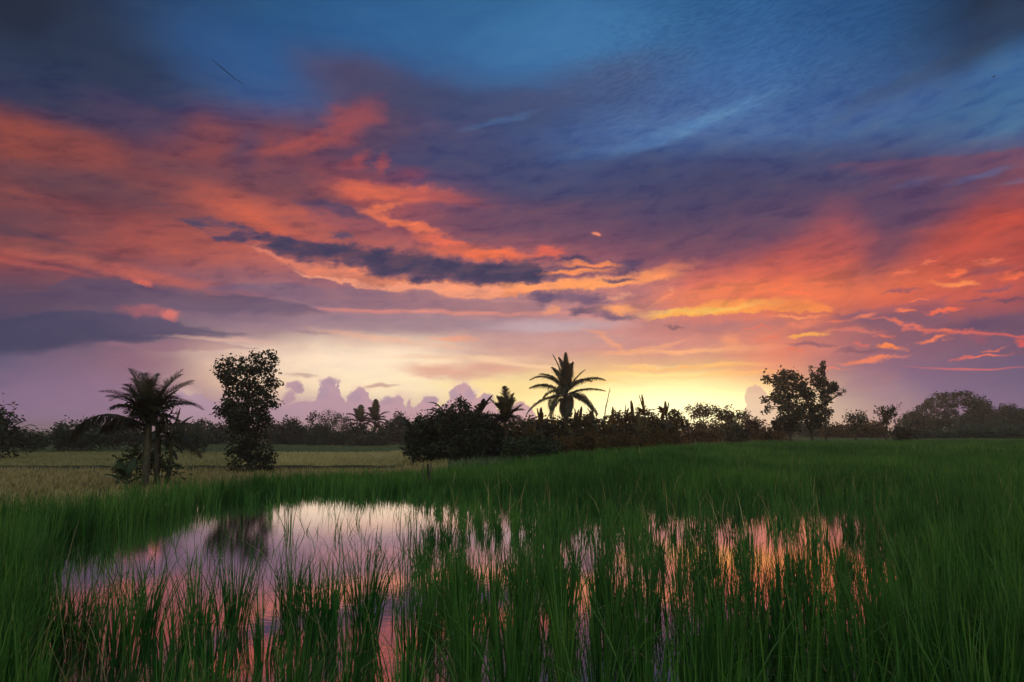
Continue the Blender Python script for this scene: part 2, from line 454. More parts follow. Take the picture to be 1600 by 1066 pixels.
# separate tufts of rice in the pool in front
tufts = [(158, 5.0, .62, 16), (205, 4.7, .66, 18), (252, 5.2, .72, 26), (300, 4.6, .60, 18), (330, 4.9, .66, 20), (380, 5.3, .72, 30), (428, 4.7, .58, 16),
         (468, 5.6, .64, 30), (500, 5.3, .62, 28), (526, 5.1, .66, 24), (576, 5.2, .80, 46), (118, 4.9, .66, 20), (355, 4.4, .5, 14), (275, 4.2, .5, 14)]
for (tx, td, th, tn) in tufts:
    x0 = (tx - 800) / 1076 * td
    o = empty('rice_tuft', (x0, td, 0), 'dark green tuft of rice leaves standing apart in the open water at the near left', 'rice plant', 'separate rice tufts in the near pool')
    tg = Geo()
    N = int(tn * 2.6)
    ph = r.uniform(0, 2 * math.pi, N); rr = np.abs(r.normal(0, 0.045 + 0.0008 * tn, N))
    root = np.stack([x0 + rr * np.cos(ph), td + rr * np.sin(ph), np.full(N, -0.09)], -1)
    blades(tg, root, th * r.uniform(0.6, 1.18, N), r.uniform(0.008, 0.013, N), 6, r, 0.09, 0.16, None, ph + r.normal(0, 0.5, N))
    tg.build('leaves', M['rice_dark'], o)

# crops on the lower fields at the left
def crop(name, mat, d0, d1, px0, px1, per, L, w, nseg=2):
    n = int(abs(px1 - px0) / 1076 * 0.5 * (d1 ** 2 - d0 ** 2) * per)
    d = np.sqrt(r.uniform(d0 ** 2, d1 ** 2, n)); px = r.uniform(px0, px1, n)
    x = (px - 800) / 1076 * d
    root = np.stack([x, d, terrain_z(x, d) - 0.02], -1)
    gg = Geo()
    blades(gg, root, L * r.uniform(0.6, 1.1, n) * (0.8 + 0.4 * vnoise(x, d, 5, 31)), w * r.uniform(0.7, 1.3, n), nseg, r, 0.25, 0.35)
    return tag(gg.build(name, mat), kind='stuff')
crop('ripe_crop', M['ripe'], 22, 44.5, -760, 700, 42, 0.34, 0.05)
crop('ripe_crop', M['ripe_pale'], 48, 77, 380, 690, 30, 0.34, 0.08)
crop('ripe_crop', M['ripe_green'], 48, 77, -760, 380, 26, 0.34, 0.08)
crop('green_crop', M['midgreen'], 79.5, 112, -760, 720, 16, 0.40, 0.12)
crop('verge_grass', M['midgreen'], 21, 62, 680, 1180, 14, 0.30, 0.07)
crop('verge_grass', M['midgreen'], 70, 135, 1150, 1900, 7, 0.30, 0.13)

# ------------------------------------------------------------------ trees, palms, shrubs
tr = np.random.default_rng(23)
def leaves(g, cen, size, r, aspect=0.5, droop=0.25, tint=None, out=None):
    """folded rhombic leaves at cen (N,3)"""
    N = len(cen)
    d = r.normal(0, 1, (N, 3)); d[:, 2] = d[:, 2] * 0.7 - droop
    if out is not None: d = d + out * 0.9
    d /= np.linalg.norm(d, axis=1)[:, None] + 1e-9
    q = r.normal(0, 1, (N, 3)); s = np.cross(d, q); s /= np.linalg.norm(s, axis=1)[:, None] + 1e-9
    up = np.cross(s, d)
    L = size * r.uniform(0.6, 1.35, N)[:, None]; W = L * aspect * 0.5
    b = cen - d * L * 0.5
    m = cen + up * L * 0.06
    a1 = b + d * L * 0.42 + s * W + up * L * 0.12; a2 = b + d * L * 0.42 - s * W + up * L * 0.12
    tip = cen + d * L * 0.5
    v = np.stack([b, a1, tip, a2], 1).reshape(-1, 3)
    i = np.arange(N)[:, None] * 4
    f = np.concatenate([i + np.array([[0, 1, 2]]), i + np.array([[0, 2, 3]])], 0)
    ti = r.uniform(0, 1, N) if tint is None else tint
    g.add(v, f, np.repeat(ti, 4))

COV = 2.1
def mpp(D): return D / F

def crown_pts(c, rad, cov, leaf, aspect, r, clump=11, shell=0.55, sig=0.85):
    area = math.pi * rad[0] * rad[2]
    n = max(12, int(COV * cov * area / (0.5 * leaf * leaf * aspect)))
    nt = max(3, n // clump)
    u = r.normal(0, 1, (nt, 3)); u /= np.linalg.norm(u, axis=1)[:, None]
    rr = r.uniform(0, 1, nt) ** (1 / 3.0) * (1 - shell) + shell * r.uniform(0.75, 1.06, nt)
    tw = c + u * rr[:, None] * np.array(rad)
    tt = r.uniform(0, 1, nt)
    k = r.integers(0, nt, n)
    off = r.normal(0, 1, (n, 3)) * leaf * sig
    pts = tw[k] + off
    return pts, np.clip(tt[k] + r.normal(0, 0.18, n), 0, 1), tw

def tree(name, label, cat, D, base_px, ells, leaf=0.2, cov=2.2, aspect=0.55, mat='leaf_black', trunk=None, tr_w=0.12,
         bark='bark', group=None, shell=0.45, clump=11, depth=1.0, base_z=None, limbs=True, sig=0.85, r=None, extra=None):
    """ells: (px, py, rx, ry) ellipses of the crown in photo pixels at distance D; trunk: list of (px, py) upwards from the ground"""
    r = r or tr
    s = mpp(D)
    bx = (base_px - 800) / 1076 * D
    bz = float(terrain_z(bx, D)) if base_z is None else base_z
    o = empty(name, (bx, D, bz), label, cat, group)
    gt, gc = Geo(), Geo()
    if trunk is None:
        top = ells[len(ells) // 2]
        trunk = [(base_px + (top[0] - base_px) * 0.9, top[1])]
    base = np.array((bx, D, bz - 0.15))
    pts = [base] + [P(a, b, D) for a, b in trunk]
    fine = [pts[0]]
    for a, b in zip(pts[:-1], pts[1:]):
        seg = curve_pts(a, b, 0.035, 6, r); fine += list(seg[1:])
    fine = np.array(fine)
    n = len(fine)
    rad = tr_w * (1 - 0.75 * np.linspace(0, 1, n)); rad[0] *= 1.35
    tube(gt, fine, rad, 8)
    for (px, py, rx, ry) in ells:
        c = P(px, py, D) + np.array((0, r.uniform(-0.5, 0.5) * rx * s * depth, 0))
        rd = (rx * s, 0.5 * (rx + ry) * s * depth, ry * s)
        pt, ti, tw = crown_pts(c, rd, cov, leaf, aspect, r, clump, shell, sig)
        leaves(gc, pt, leaf, r, aspect, tint=ti)
        if limbs:
            j = int(np.argmin(np.linalg.norm(fine - (c - np.array((0, 0, rd[2] * 1.2))), axis=1)))
            j = max(j, 2)
            lp = curve_pts(fine[j], c, 0.12, 6, r)
            r0 = max(rad[j] * 0.6, 0.02)
            tube(gt, lp, np.linspace(r0, r0 * 0.3, 6), 5)
            for q in tw[r.choice(len(tw), min(len(tw), 7), replace=False)]:
                tube(gt, curve_pts(lp[3], q, 0.15, 5, r), np.linspace(r0 * 0.4, r0 * 0.12, 5), 4)
    if extra: extra(gt, gc, fine)
    gt.build('trunk', M[bark], o, True)
    gc.build('crown', M[mat], o)
    return o

def frond_mesh(gl, gr, org, az, e0, droop, length, r, lf=0.55, n=44, lw=0.045, hang=0.5, sweep=0.0, ld=1.0, vee=0.35):
    """a feather leaf: rachis into gr, leaflets into gl"""
    m = 22
    t = np.linspace(0, 1, m)
    e = np.radians(e0 - droop * t ** 1.25)
    a = np.radians(az + sweep * t)
    st = length / (m - 1)
    d = np.stack([np.cos(e) * np.cos(a), np.cos(e) * np.sin(a), np.sin(e)], 1)
    p = org + np.concatenate([np.zeros((1, 3)), np.cumsum(d[:-1] * st, 0)], 0)
    tube(gr, p[::2] if m % 2 else np.vstack([p[::2], p[-1:]]), np.linspace(0.035, 0.006, len(p[::2]) + (0 if m % 2 else 1)) * length / 3, 5)
    tt = np.clip(np.linspace(0.14, 0.99, n) + r.normal(0, 0.006, n), 0.05, 1)
    for side in (-1, 1):
        idx = tt * (m - 1); i0 = np.clip(idx.astype(int), 0, m - 2); fr = (idx - i0)[:, None]
        q = p[i0] * (1 - fr) + p[i0 + 1] * fr
        dd = d[i0]
        sd = np.stack([-np.sin(a[i0]), np.cos(a[i0]), np.zeros(n)], 1) * side
        up = np.cross(dd, sd); up *= np.sign(up[:, 2:3] + 1e-6)
        ll = lf * (np.sin(np.pi * np.clip(tt * 0.86 + 0.13, 0, 1)) ** 0.6) * r.uniform(0.8, 1.1, n) + 0.05
        f0 = sd * 0.75 + dd * (0.55 + 0.5 * tt[:, None]) + up * vee + r.normal(0, 0.10, (n, 3))
        f0 /= np.linalg.norm(f0, axis=1)[:, None]
        m1 = q + f0 * ll[:, None] * 0.5
        f1 = f0 + np.array((0, 0, -hang)) + r.normal(0, 0.08, (n, 3)); f1 /= np.linalg.norm(f1, axis=1)[:, None]
        tp = m1 + f1 * ll[:, None] * 0.5
        wd = np.cross(f0, up); wd /= np.linalg.norm(wd, axis=1)[:, None] + 1e-9
        w = lw * np.ones((n, 1))
        v = np.stack([q - wd * w * 0.4, q + wd * w * 0.4, m1 + wd * w * 0.5, m1 - wd * w * 0.5, tp], 1).reshape(-1, 3)
        i = np.arange(n)[:, None] * 5
        gl.add(v, i + np.array([[0, 1, 2, 3]]), np.repeat(r.uniform(0, 1, n), 5))
        gl.f.append((i + np.array([[3, 2, 4]]) + gl.n - len(v)).astype(np.int32))

def frond(o, org, az, e0, droop, length, r=tr, mat='palm', name='frond', **kw):
    gl = Geo()
    frond_mesh(gl, gl, np.asarray(org, float), az, e0, droop, length, r, **kw)
    return gl.build(name, M[mat], o)

def blade_leaf(g, org, az, e0, droop, length, width, r, fold=0.35, sweep=0.0, torn=0.25):
    """a banana leaf: broad folded blade on a stalk, with torn edges"""
    m = 13
    t = np.linspace(0, 1, m)
    e = np.radians(e0 - droop * t ** 1.4); a = np.radians(az + sweep * t)
    d = np.stack([np.cos(e) * np.cos(a), np.cos(e) * np.sin(a), np.sin(e)], 1)
    p = org + np.concatenate([np.zeros((1, 3)), np.cumsum(d[:-1] * length / (m - 1), 0)], 0)
    sd = np.stack([-np.sin(a), np.cos(a), np.zeros(m)], 1)
    up = np.cross(d, sd); up *= np.sign(up[:, 2:3] + 1e-6)
    w = width * 0.5 * np.clip(np.sin(np.pi * np.clip((t - 0.16) / 0.86, 0, 1)), 0, 1) ** 0.55 + 0.012
    w1 = w * r.uniform(1 - torn, 1.05, m); w2 = w * r.uniform(1 - torn, 1.05, m)
    A = p + sd * w1[:, None] - up * (w1 * fold)[:, None]; B = p - sd * w2[:, None] - up * (w2 * fold)[:, None]
    v = np.stack([A, p, B], 1).reshape(-1, 3)
    i = np.arange(m - 1)[:, None] * 3
    f = np.concatenate([i + np.array([[0, 3, 4, 1]]), i + np.array([[1, 4, 5, 2]])], 0)
    g.add(v, f, np.full(len(v), r.uniform(0.1, 0.9)))
    tube(g, p[::2], np.linspace(0.03, 0.006, len(p[::2])), 4)

def banana(label, px, D, h, spec, group=None, mat='leaf_olive', stem_w=0.11, r=tr, lean=0.0, cat='banana plant', name='banana_plant', base_z=None):
    """spec: list of (az, e0, droop, length, width)"""
    bx = (px - 800) / 1076 * D
    bz = float(terrain_z(bx, D)) if base_z is None else base_z
    o = empty(name, (bx, D, bz), label, cat, group)
    gs = Geo()
    top = np.array((bx + lean, D, bz + h))
    pts = curve_pts((bx, D, bz - 0.1), top, 0.03, 7, r)
    tube(gs, pts, np.linspace(stem_w, stem_w * 0.6, 7), 8)
    gs.build('stem', M['stem'], o, True)
    for sp in spec:
        gl = Geo()
        blade_leaf(gl, top + np.array((0, 0, -r.uniform(0, 0.2))), *sp, r)
        gl.build('leaf', M[mat], o)
    return o

# --- big leafy tree at the left
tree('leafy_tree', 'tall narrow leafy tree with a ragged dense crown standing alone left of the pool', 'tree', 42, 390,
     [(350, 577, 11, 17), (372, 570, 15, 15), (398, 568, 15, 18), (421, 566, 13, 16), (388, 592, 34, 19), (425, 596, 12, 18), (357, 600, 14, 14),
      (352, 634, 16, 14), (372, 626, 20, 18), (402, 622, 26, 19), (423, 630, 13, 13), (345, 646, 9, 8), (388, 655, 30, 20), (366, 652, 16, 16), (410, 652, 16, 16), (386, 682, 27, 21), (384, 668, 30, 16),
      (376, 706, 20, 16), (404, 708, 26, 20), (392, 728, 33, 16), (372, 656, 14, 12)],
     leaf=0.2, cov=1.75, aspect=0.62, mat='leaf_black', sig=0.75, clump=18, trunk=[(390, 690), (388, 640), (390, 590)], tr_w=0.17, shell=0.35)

# --- palm clump at the far left of the pool
D = 31.0
pb = (232 - 800) / 1076 * D
pz = float(terrain_z(pb, D))
palm = empty('palm_tree', (pb, D, pz), 'shaggy palm with fine upswept fronds and brown drooping fronds at the left', 'palm')
gt = Geo()
top = P(233, 650, D)
tube(gt, np.array([(pb + .03 * math.sin(q * 3), D, pz - 0.1 + q * (top[2] - pz + 0.1)) for q in np.linspace(0, 1, 9)]), np.linspace(0.15, 0.12, 9), 9)
gt.build('trunk', M['wood'], palm, True)
gt = Geo()
tube(gt, curve_pts((pb + 0.42, D + 0.3, pz - 0.1), top + np.array((0.25, 0.2, -0.2)), 0.03, 8, tr), np.linspace(0.12, 0.08, 8), 8)
gt.build('trunk', M['bark'], palm, True)
gt = Geo()
tube(gt, curve_pts((pb - 0.30, D + 0.2, pz - 0.1), top + np.array((-0.2, 0.2, -0.3)), 0.03, 8, tr), np.linspace(0.11, 0.08, 8), 8)
gt.build('trunk', M['bark'], palm, True)
for (az, e0, dr, L) in [(172, 50, 62, 2.3), (160, 38, 50, 1.8), (186, 66, 40, 2.2), (140, 72, 35, 2.2), (100, 80, 30, 2.3), (60, 74, 32, 2.3), (30, 62, 30, 2.6), (8, 52, 36, 2.5),
                        (-10, 42, 45, 2.2), (-40, 60, 45, 2.2), (-70, 70, 40, 2.2), (-100, 66, 50, 2.1), (-140, 62, 50, 2.1), (196, 44, 40, 1.7), (0, 40, 40, 1.7), (-60, 25, 60, 1.7),
                        (-110, 20, 60, 1.7), (90, 35, 60, 1.9), (130, 40, 60, 1.9), (45, 45, 60, 2.0), (150, 60, 40, 2.0), (-150, 15, 75, 1.2), (-25, 15, 75, 1.2), (20, 70, 25, 2.5), (160, 68, 30, 2.4)]:
    frond(palm, top + tr.normal(0, 0.12, 3) + np.array((0, 0, 0.1)), az + tr.normal(0, 8), e0 + tr.normal(0, 5), dr + tr.uniform(0, 25), L * tr.uniform(.85, 1.08), lf=0.62 * tr.uniform(.75, 1.2), n=74, lw=0.018, hang=tr.uniform(.2, .9), vee=0.55, sweep=tr.normal(0, 15))
    if 30 < e0 < 75 and abs(math.cos(R(az))) < 0.9: frond(palm, top + tr.normal(0, 0.15, 3) + np.array((0, 0, -0.15)), az + tr.uniform(-25, 25), e0 - 18, dr + 25, L * 0.82, lf=0.62, n=52, lw=0.045, hang=0.9, vee=0.2)
for (az, e0, dr, L, w) in [(165, 62, 25, 1.75, 0.34), (120, 74, 20, 1.9, 0.30), (200, 70, 30, 1.6, 0.34), (30, 60, 30, 1.8, 0.32), (-60, 60, 50, 1.5, 0.36), (-120, 58, 50, 1.5, 0.36), (60, 72, 20, 1.7, 0.3)]:
    gl = Geo(); blade_leaf(gl, top + np.array((0, -0.1, -0.1)), az, e0, dr, L, w, tr, 0.5)
    gl.build('leaf', M['leaf_black'], palm)
gc = Geo()
for (px, py, rx, ry) in [(224, 640, 20, 16), (244, 638, 18, 16), (234, 654, 26, 14), (252, 666, 18, 12), (216, 656, 12, 10)]:
    pt, ti, _ = crown_pts(P(px, py, D), (rx * mpp(D), 14 * mpp(D), ry * mpp(D)), 0.9, 0.36, 0.22, tr, 9, 0.3, 0.8)
    leaves(gc, pt, 0.36, tr, 0.22, droop=0.5, tint=ti)
gc.build('foliage', M['leaf_black'], palm)
# brown arching fronds
frond(palm, top + np.array((-0.1, 0, -0.75)), 184, 46, 128, 4.1, mat='palm_dry', lf=0.95, n=120, lw=0.055, hang=2.2, vee=-0.3)
frond(palm, top + np.array((-0.1, 0.3, -0.7)), 165, 42, 95, 2.9, mat='palm_dry', lf=1.1, n=110, lw=0.06, hang=2.4, vee=-0.3)
frond(palm, top + np.array((0.2, 0, -0.75)), -4, 30, 85, 3.2, mat='palm_dry', lf=0.8, n=90, lw=0.05, hang=2.0, vee=-0.3)
frond(palm, top + np.array((0.2, 0.2, -0.9)), 15, 5, 70, 2.4, mat='palm_dry', lf=0.75, n=80, lw=0.05, hang=2.0, vee=-0.3)
# banana plants beside it
banana('dark banana plant with one upright folded blade just right of the shaggy palm', 268, 32.0, 2.3,
       [(20, 82, 10, 1.5, 0.42), (40, 74, 60, 1.5, 0.42), (-40, 50, 120, 1.4, 0.40), (160, 60, 110, 1.3, 0.40), (-100, 50, 120, 1.3, 0.4), (90, 60, 110, 1.4, 0.4), (-10, 10, 75, 1.4, 0.34), (200, 0, 80, 1.3, 0.34)], mat='leaf_black', stem_w=0.13)
banana('dark banana plant with hanging leaves close behind the shaggy palm trunk', 250, 33.0, 2.0,
       [(20, 60, 110, 1.5, 0.42), (140, 60, 110, 1.5, 0.42), (-40, 40, 120, 1.4, 0.40), (200, 30, 110, 1.3, 0.40), (-100, 40, 120, 1.3, 0.4), (-80, -20, 70, 1.4, 0.4), (-10, -10, 75, 1.4, 0.4), (185, -10, 80, 1.4, 0.38), (60, 20, 90, 1.3, .4)], mat='leaf_black', stem_w=0.14)
tree('shrub', 'tangled dark green undergrowth at the foot of the shaggy palm', 'shrub', 32, 214, [(208, 716, 14, 18), (220, 728, 16, 16), (200, 738, 14, 10), (252, 724, 16, 16), (268, 736, 14, 10)], leaf=0.24, cov=1.3, aspect=.4, mat='leaf_green', tr_w=0.04, limbs=False)
banana('small green banana sucker in the grass left of the shaggy palm', 203, 29.0, 0.5,
       [(150, 70, 60, 1.2, 0.34), (30, 75, 60, 1.3, 0.34), (-90, 65, 80, 1.1, 0.34), (200, 50, 60, 1.0, 0.3), (90, 80, 40, 1.3, 0.3), (0, 45, 60, 1.0, 0.3)], mat='leaf_green', stem_w=0.08)

# --- plants at the far left edge
D = 60.0
o = tree('broadleaf_tree', 'dark tree with long paddle leaves cut off by the left edge', 'tree', D, 2, [(-12, 672, 24, 20), (10, 678, 22, 16), (22, 688, 18, 12), (-2, 655, 12, 14), (2, 692, 26, 10)],
         leaf=0.55, cov=2.0, aspect=0.34, mat='leaf_black', trunk=[(2, 670)], tr_w=0.15)
for (px, py, az, e0, dr, L, w) in [(22, 664, 10, 40, 25, 1.5, .34), (10, 655, 20, 60, 20, 1.3, .34), (28, 672, 0, 28, 40, 1.2, .30), (45, 661, -5, 25, 70, 1.3, .26), (34, 668, 5, 20, 30, 1.0, .26), (14, 662, 40, 45, 30, 1.4, .32), (4, 650, 70, 60, 20, 1.2, .32)]:
    gl = Geo(); blade_leaf(gl, P(px - 8, py + 6, D), az, e0, dr, L, w, tr, 0.3)
    tube(gl, curve_pts(P(4, 676, D), P(px - 8, py + 6, D), 0.05, 5, tr), np.linspace(0.05, 0.025, 5), 5)
    gl.build('leaf', M['leaf_black'], o)
tree('shrub', 'rounded dark green shrub below the paddle leaved tree at the left edge', 'shrub', 75, 48, [(40, 686, 20, 12), (58, 690, 15, 9), (30, 694, 16, 8)], leaf=0.30, mat='leaf_green', tr_w=0.06)
o = tree('small_tree', 'low dark tree with spiky sprouts on top between the left edge and the shaggy palm', 'tree', 80, 110,
         [(92, 682, 16, 12), (112, 676, 20, 16), (138, 672, 22, 16), (128, 688, 30, 11), (100, 692, 22, 8), (150, 684, 18, 12)], leaf=0.36, mat='leaf_far', tr_w=0.12)
for (px, py, az, e0, dr, L) in [(75, 670, 175, 30, 60, 1.2), (84, 672, 170, 15, 50, 1.0), (138, 664, 100, 78, 10, .9), (144, 664, 80, 82, 10, 1.0), (150, 664, 30, 70, 15, .9), (134, 664, 160, 60, 20, .8), (118, 668, 120, 75, 15, .8)]:
    gl = Geo(); blade_leaf(gl, P(px + 4, py + 4, 80), az, e0, dr, L, 0.34, tr, 0.3); gl.build('leaf', M['leaf_black'], o)
tree('shrub', 'broad mound shaped shrub on the field behind the shaggy palm', 'shrub', 85, 185, [(170, 682, 26, 14), (200, 680, 26, 16), (226, 688, 20, 10)], leaf=0.34, mat='leaf_far', tr_w=0.06)
tree('shrub', 'dome shaped shrub with an arching top between the palm and the tall leafy tree', 'shrub', 70, 290, [(286, 680, 22, 16), (300, 690, 18, 12), (276, 674, 14, 10), (316, 694, 10, 8)], leaf=0.30, mat='leaf_far', tr_w=0.06)

# --- far row at the left
FAR = 112.0
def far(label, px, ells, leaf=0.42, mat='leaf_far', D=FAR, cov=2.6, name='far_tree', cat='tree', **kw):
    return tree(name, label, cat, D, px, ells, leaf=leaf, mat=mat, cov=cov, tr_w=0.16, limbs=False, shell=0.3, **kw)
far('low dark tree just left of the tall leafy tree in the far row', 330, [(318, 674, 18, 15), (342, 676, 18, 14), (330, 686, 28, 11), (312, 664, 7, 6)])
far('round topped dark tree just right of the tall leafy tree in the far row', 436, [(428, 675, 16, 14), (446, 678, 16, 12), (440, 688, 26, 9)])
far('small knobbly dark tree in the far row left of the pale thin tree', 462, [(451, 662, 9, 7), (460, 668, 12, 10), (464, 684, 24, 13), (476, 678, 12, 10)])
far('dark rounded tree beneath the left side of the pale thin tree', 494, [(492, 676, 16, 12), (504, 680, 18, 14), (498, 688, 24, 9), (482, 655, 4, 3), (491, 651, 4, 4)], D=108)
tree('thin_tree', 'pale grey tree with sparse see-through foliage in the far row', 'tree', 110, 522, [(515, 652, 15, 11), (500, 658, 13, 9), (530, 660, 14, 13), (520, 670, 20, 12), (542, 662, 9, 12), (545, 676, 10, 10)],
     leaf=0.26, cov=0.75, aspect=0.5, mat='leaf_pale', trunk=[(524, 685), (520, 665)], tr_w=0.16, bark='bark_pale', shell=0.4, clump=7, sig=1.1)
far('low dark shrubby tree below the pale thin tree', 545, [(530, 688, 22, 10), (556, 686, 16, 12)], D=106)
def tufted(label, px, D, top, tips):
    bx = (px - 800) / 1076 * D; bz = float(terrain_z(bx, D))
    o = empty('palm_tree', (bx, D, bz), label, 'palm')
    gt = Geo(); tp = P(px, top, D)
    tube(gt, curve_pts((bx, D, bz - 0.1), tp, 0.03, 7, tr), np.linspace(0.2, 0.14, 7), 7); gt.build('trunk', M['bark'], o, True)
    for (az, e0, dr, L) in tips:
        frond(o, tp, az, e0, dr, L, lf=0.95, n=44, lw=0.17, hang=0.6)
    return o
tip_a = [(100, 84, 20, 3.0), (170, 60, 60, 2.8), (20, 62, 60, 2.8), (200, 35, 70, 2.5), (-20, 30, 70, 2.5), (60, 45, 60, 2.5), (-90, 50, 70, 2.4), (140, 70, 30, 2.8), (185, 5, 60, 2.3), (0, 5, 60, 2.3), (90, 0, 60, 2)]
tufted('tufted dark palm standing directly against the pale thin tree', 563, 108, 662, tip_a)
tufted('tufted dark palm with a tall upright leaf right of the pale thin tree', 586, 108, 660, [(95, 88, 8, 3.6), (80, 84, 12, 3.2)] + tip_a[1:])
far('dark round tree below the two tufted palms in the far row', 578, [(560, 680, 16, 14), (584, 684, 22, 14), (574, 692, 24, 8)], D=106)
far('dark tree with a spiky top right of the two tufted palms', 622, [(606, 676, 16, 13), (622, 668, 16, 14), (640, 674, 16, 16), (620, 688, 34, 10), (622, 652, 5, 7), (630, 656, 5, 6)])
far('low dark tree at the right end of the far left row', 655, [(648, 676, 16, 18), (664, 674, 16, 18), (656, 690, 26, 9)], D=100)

# --- dense dark clump in the middle
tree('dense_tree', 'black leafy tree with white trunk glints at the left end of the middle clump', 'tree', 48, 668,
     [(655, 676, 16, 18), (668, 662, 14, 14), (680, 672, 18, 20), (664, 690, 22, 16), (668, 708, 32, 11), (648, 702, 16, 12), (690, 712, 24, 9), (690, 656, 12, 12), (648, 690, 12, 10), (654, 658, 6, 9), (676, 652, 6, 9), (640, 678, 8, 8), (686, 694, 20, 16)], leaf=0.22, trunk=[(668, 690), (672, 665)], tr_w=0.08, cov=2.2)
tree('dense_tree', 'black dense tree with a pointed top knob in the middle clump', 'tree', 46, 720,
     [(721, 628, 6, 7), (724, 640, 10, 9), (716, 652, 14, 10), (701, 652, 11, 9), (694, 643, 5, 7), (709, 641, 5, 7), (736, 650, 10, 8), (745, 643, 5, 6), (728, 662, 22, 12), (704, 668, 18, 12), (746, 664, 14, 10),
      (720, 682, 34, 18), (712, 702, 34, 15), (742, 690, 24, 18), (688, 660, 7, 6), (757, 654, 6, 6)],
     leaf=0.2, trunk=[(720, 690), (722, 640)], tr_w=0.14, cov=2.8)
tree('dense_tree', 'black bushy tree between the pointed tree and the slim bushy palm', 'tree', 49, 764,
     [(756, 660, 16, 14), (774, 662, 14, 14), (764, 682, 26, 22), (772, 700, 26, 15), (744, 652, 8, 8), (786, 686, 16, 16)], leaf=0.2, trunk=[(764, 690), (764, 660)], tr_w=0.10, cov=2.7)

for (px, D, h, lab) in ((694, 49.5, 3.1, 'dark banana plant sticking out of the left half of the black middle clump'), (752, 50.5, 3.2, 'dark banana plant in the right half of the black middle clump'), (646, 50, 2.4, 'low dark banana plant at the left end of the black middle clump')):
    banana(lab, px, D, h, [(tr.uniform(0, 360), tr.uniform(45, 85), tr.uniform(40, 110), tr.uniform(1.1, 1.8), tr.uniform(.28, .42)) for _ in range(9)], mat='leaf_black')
# --- slim bushy palm
D = 47.0
bx = (791 - 800) / 1076 * D; bz = float(terrain_z(bx, D))
o = empty('palm_tree', (bx, D, bz), 'slim bushy palm with upright sunlit leaves left of the coconut palm', 'palm')
tp = P(790, 650, D)
gt = Geo(); tube(gt, curve_pts((bx, D, bz - 0.1), tp, 0.01, 7, tr), np.linspace(0.11, 0.08, 7), 8); gt.build('trunk', M['bark'], o, True)
for (az, e0, dr, L) in [(160, 74, 14, 1.9), (100, 86, 8, 2.3), (30, 78, 12, 2.1), (175, 58, 22, 1.9), (10, 60, 30, 1.8), (-60, 66, 40, 1.7), (-120, 66, 40, 1.7), (60, 70, 30, 1.9), (130, 72, 25, 1.9),
                        (185, 40, 50, 1.3), (-5, 42, 50, 1.4), (90, 50, 50, 1.4), (-90, 40, 60, 1.4), (200, 10, 60, 1.2), (-20, 12, 60, 1.2), (-70, 5, 60, 1.2), (45, 25, 60, 1.3), (150, 25, 60, 1.3)]:
    frond(o, tp + tr.normal(0, 0.05, 3) - np.array((0, 0, tr.uniform(0, 0.5))), az, e0, dr, L, lf=0.62, n=52, lw=0.055, hang=0.4, vee=0.45)

# --- coconut palm
D = 50.0
bx = (884 - 800) / 1076 * D; bz = float(terrain_z(bx, D))
coco = empty('coconut_palm', (bx, D, bz), 'tall coconut palm with long arching fronds against the bright sky in the middle', 'palm')
tp = P(884, 618, D)
gt = Geo(); tube(gt, curve_pts((bx, D, bz - 0.1), tp + np.array((0, 0, .1)), 0.01, 9, tr), np.linspace(0.20, 0.15, 9), 10); gt.build('trunk', M['bark'], coco, True)
for (az, e0, dr, L, lf) in [(110, 92, 8, 3.15, .5), (140, 86, 16, 2.9, .6), (75, 80, 18, 2.8, .6), (-60, 82, 20, 2.5, .6), (195, 60, 50, 2.6, .6), (20, 58, 60, 2.5, .6), (165, 84, 14, 3.0, .5), (60, 84, 20, 2.7, .55), (215, 72, 22, 2.6, .6), (285, 78, 22, 2.7, .6), (120, 76, 20, 2.4, .6), (250, 84, 10, 2.6, .5),
                            (172, 62, 78, 3.35, .55), (186, 40, 62, 2.7, .6), (182, -2, 48, 3.1, .5), (8, 68, 8, 2.5, .22), (-3, 50, 58, 3.5, .6), (-9, 22, 36, 3.05, .55), (4, -12, 40, 2.7, .55),
                            (90, 42, 80, 2.6, .55), (-90, 45, 85, 2.5, .55), (135, 35, 75, 2.5, .55), (45, 32, 80, 2.5, .55), (-45, 8, 70, 2.4, .55), (-135, 8, 70, 2.4, .55),
                            (90, 0, 60, 2.0, .5), (-80, -35, 50, 1.9, .5), (-110, -45, 40, 1.7, .5), (205, -25, 50, 2.2, .5)]:
    frond(coco, tp + tr.normal(0, 0.06, 3), az + tr.normal(0, 7), e0 + tr.normal(0, 3), dr + tr.uniform(0, 22), L * tr.uniform(.92, 1.1), lf=lf * 1.3 * tr.uniform(.7, 1.2), n=112, lw=0.042, hang=tr.uniform(.9, 2.3), sweep=tr.normal(4, 14))
for k in range(5):
    g = Geo()
    q = tp + np.array((tr.normal(0, .16), tr.normal(0, .16) - 0.1, -0.25 + tr.normal(0, .08)))
    u = np.linspace(0, math.pi, 7)
    tube(g, q + np.stack([np.zeros(7), np.zeros(7), -np.cos(u) * 0.13], 1), np.sin(u) * 0.11 + 0.004, 8)
    g.build('coconut', M['stem'], coco, True)

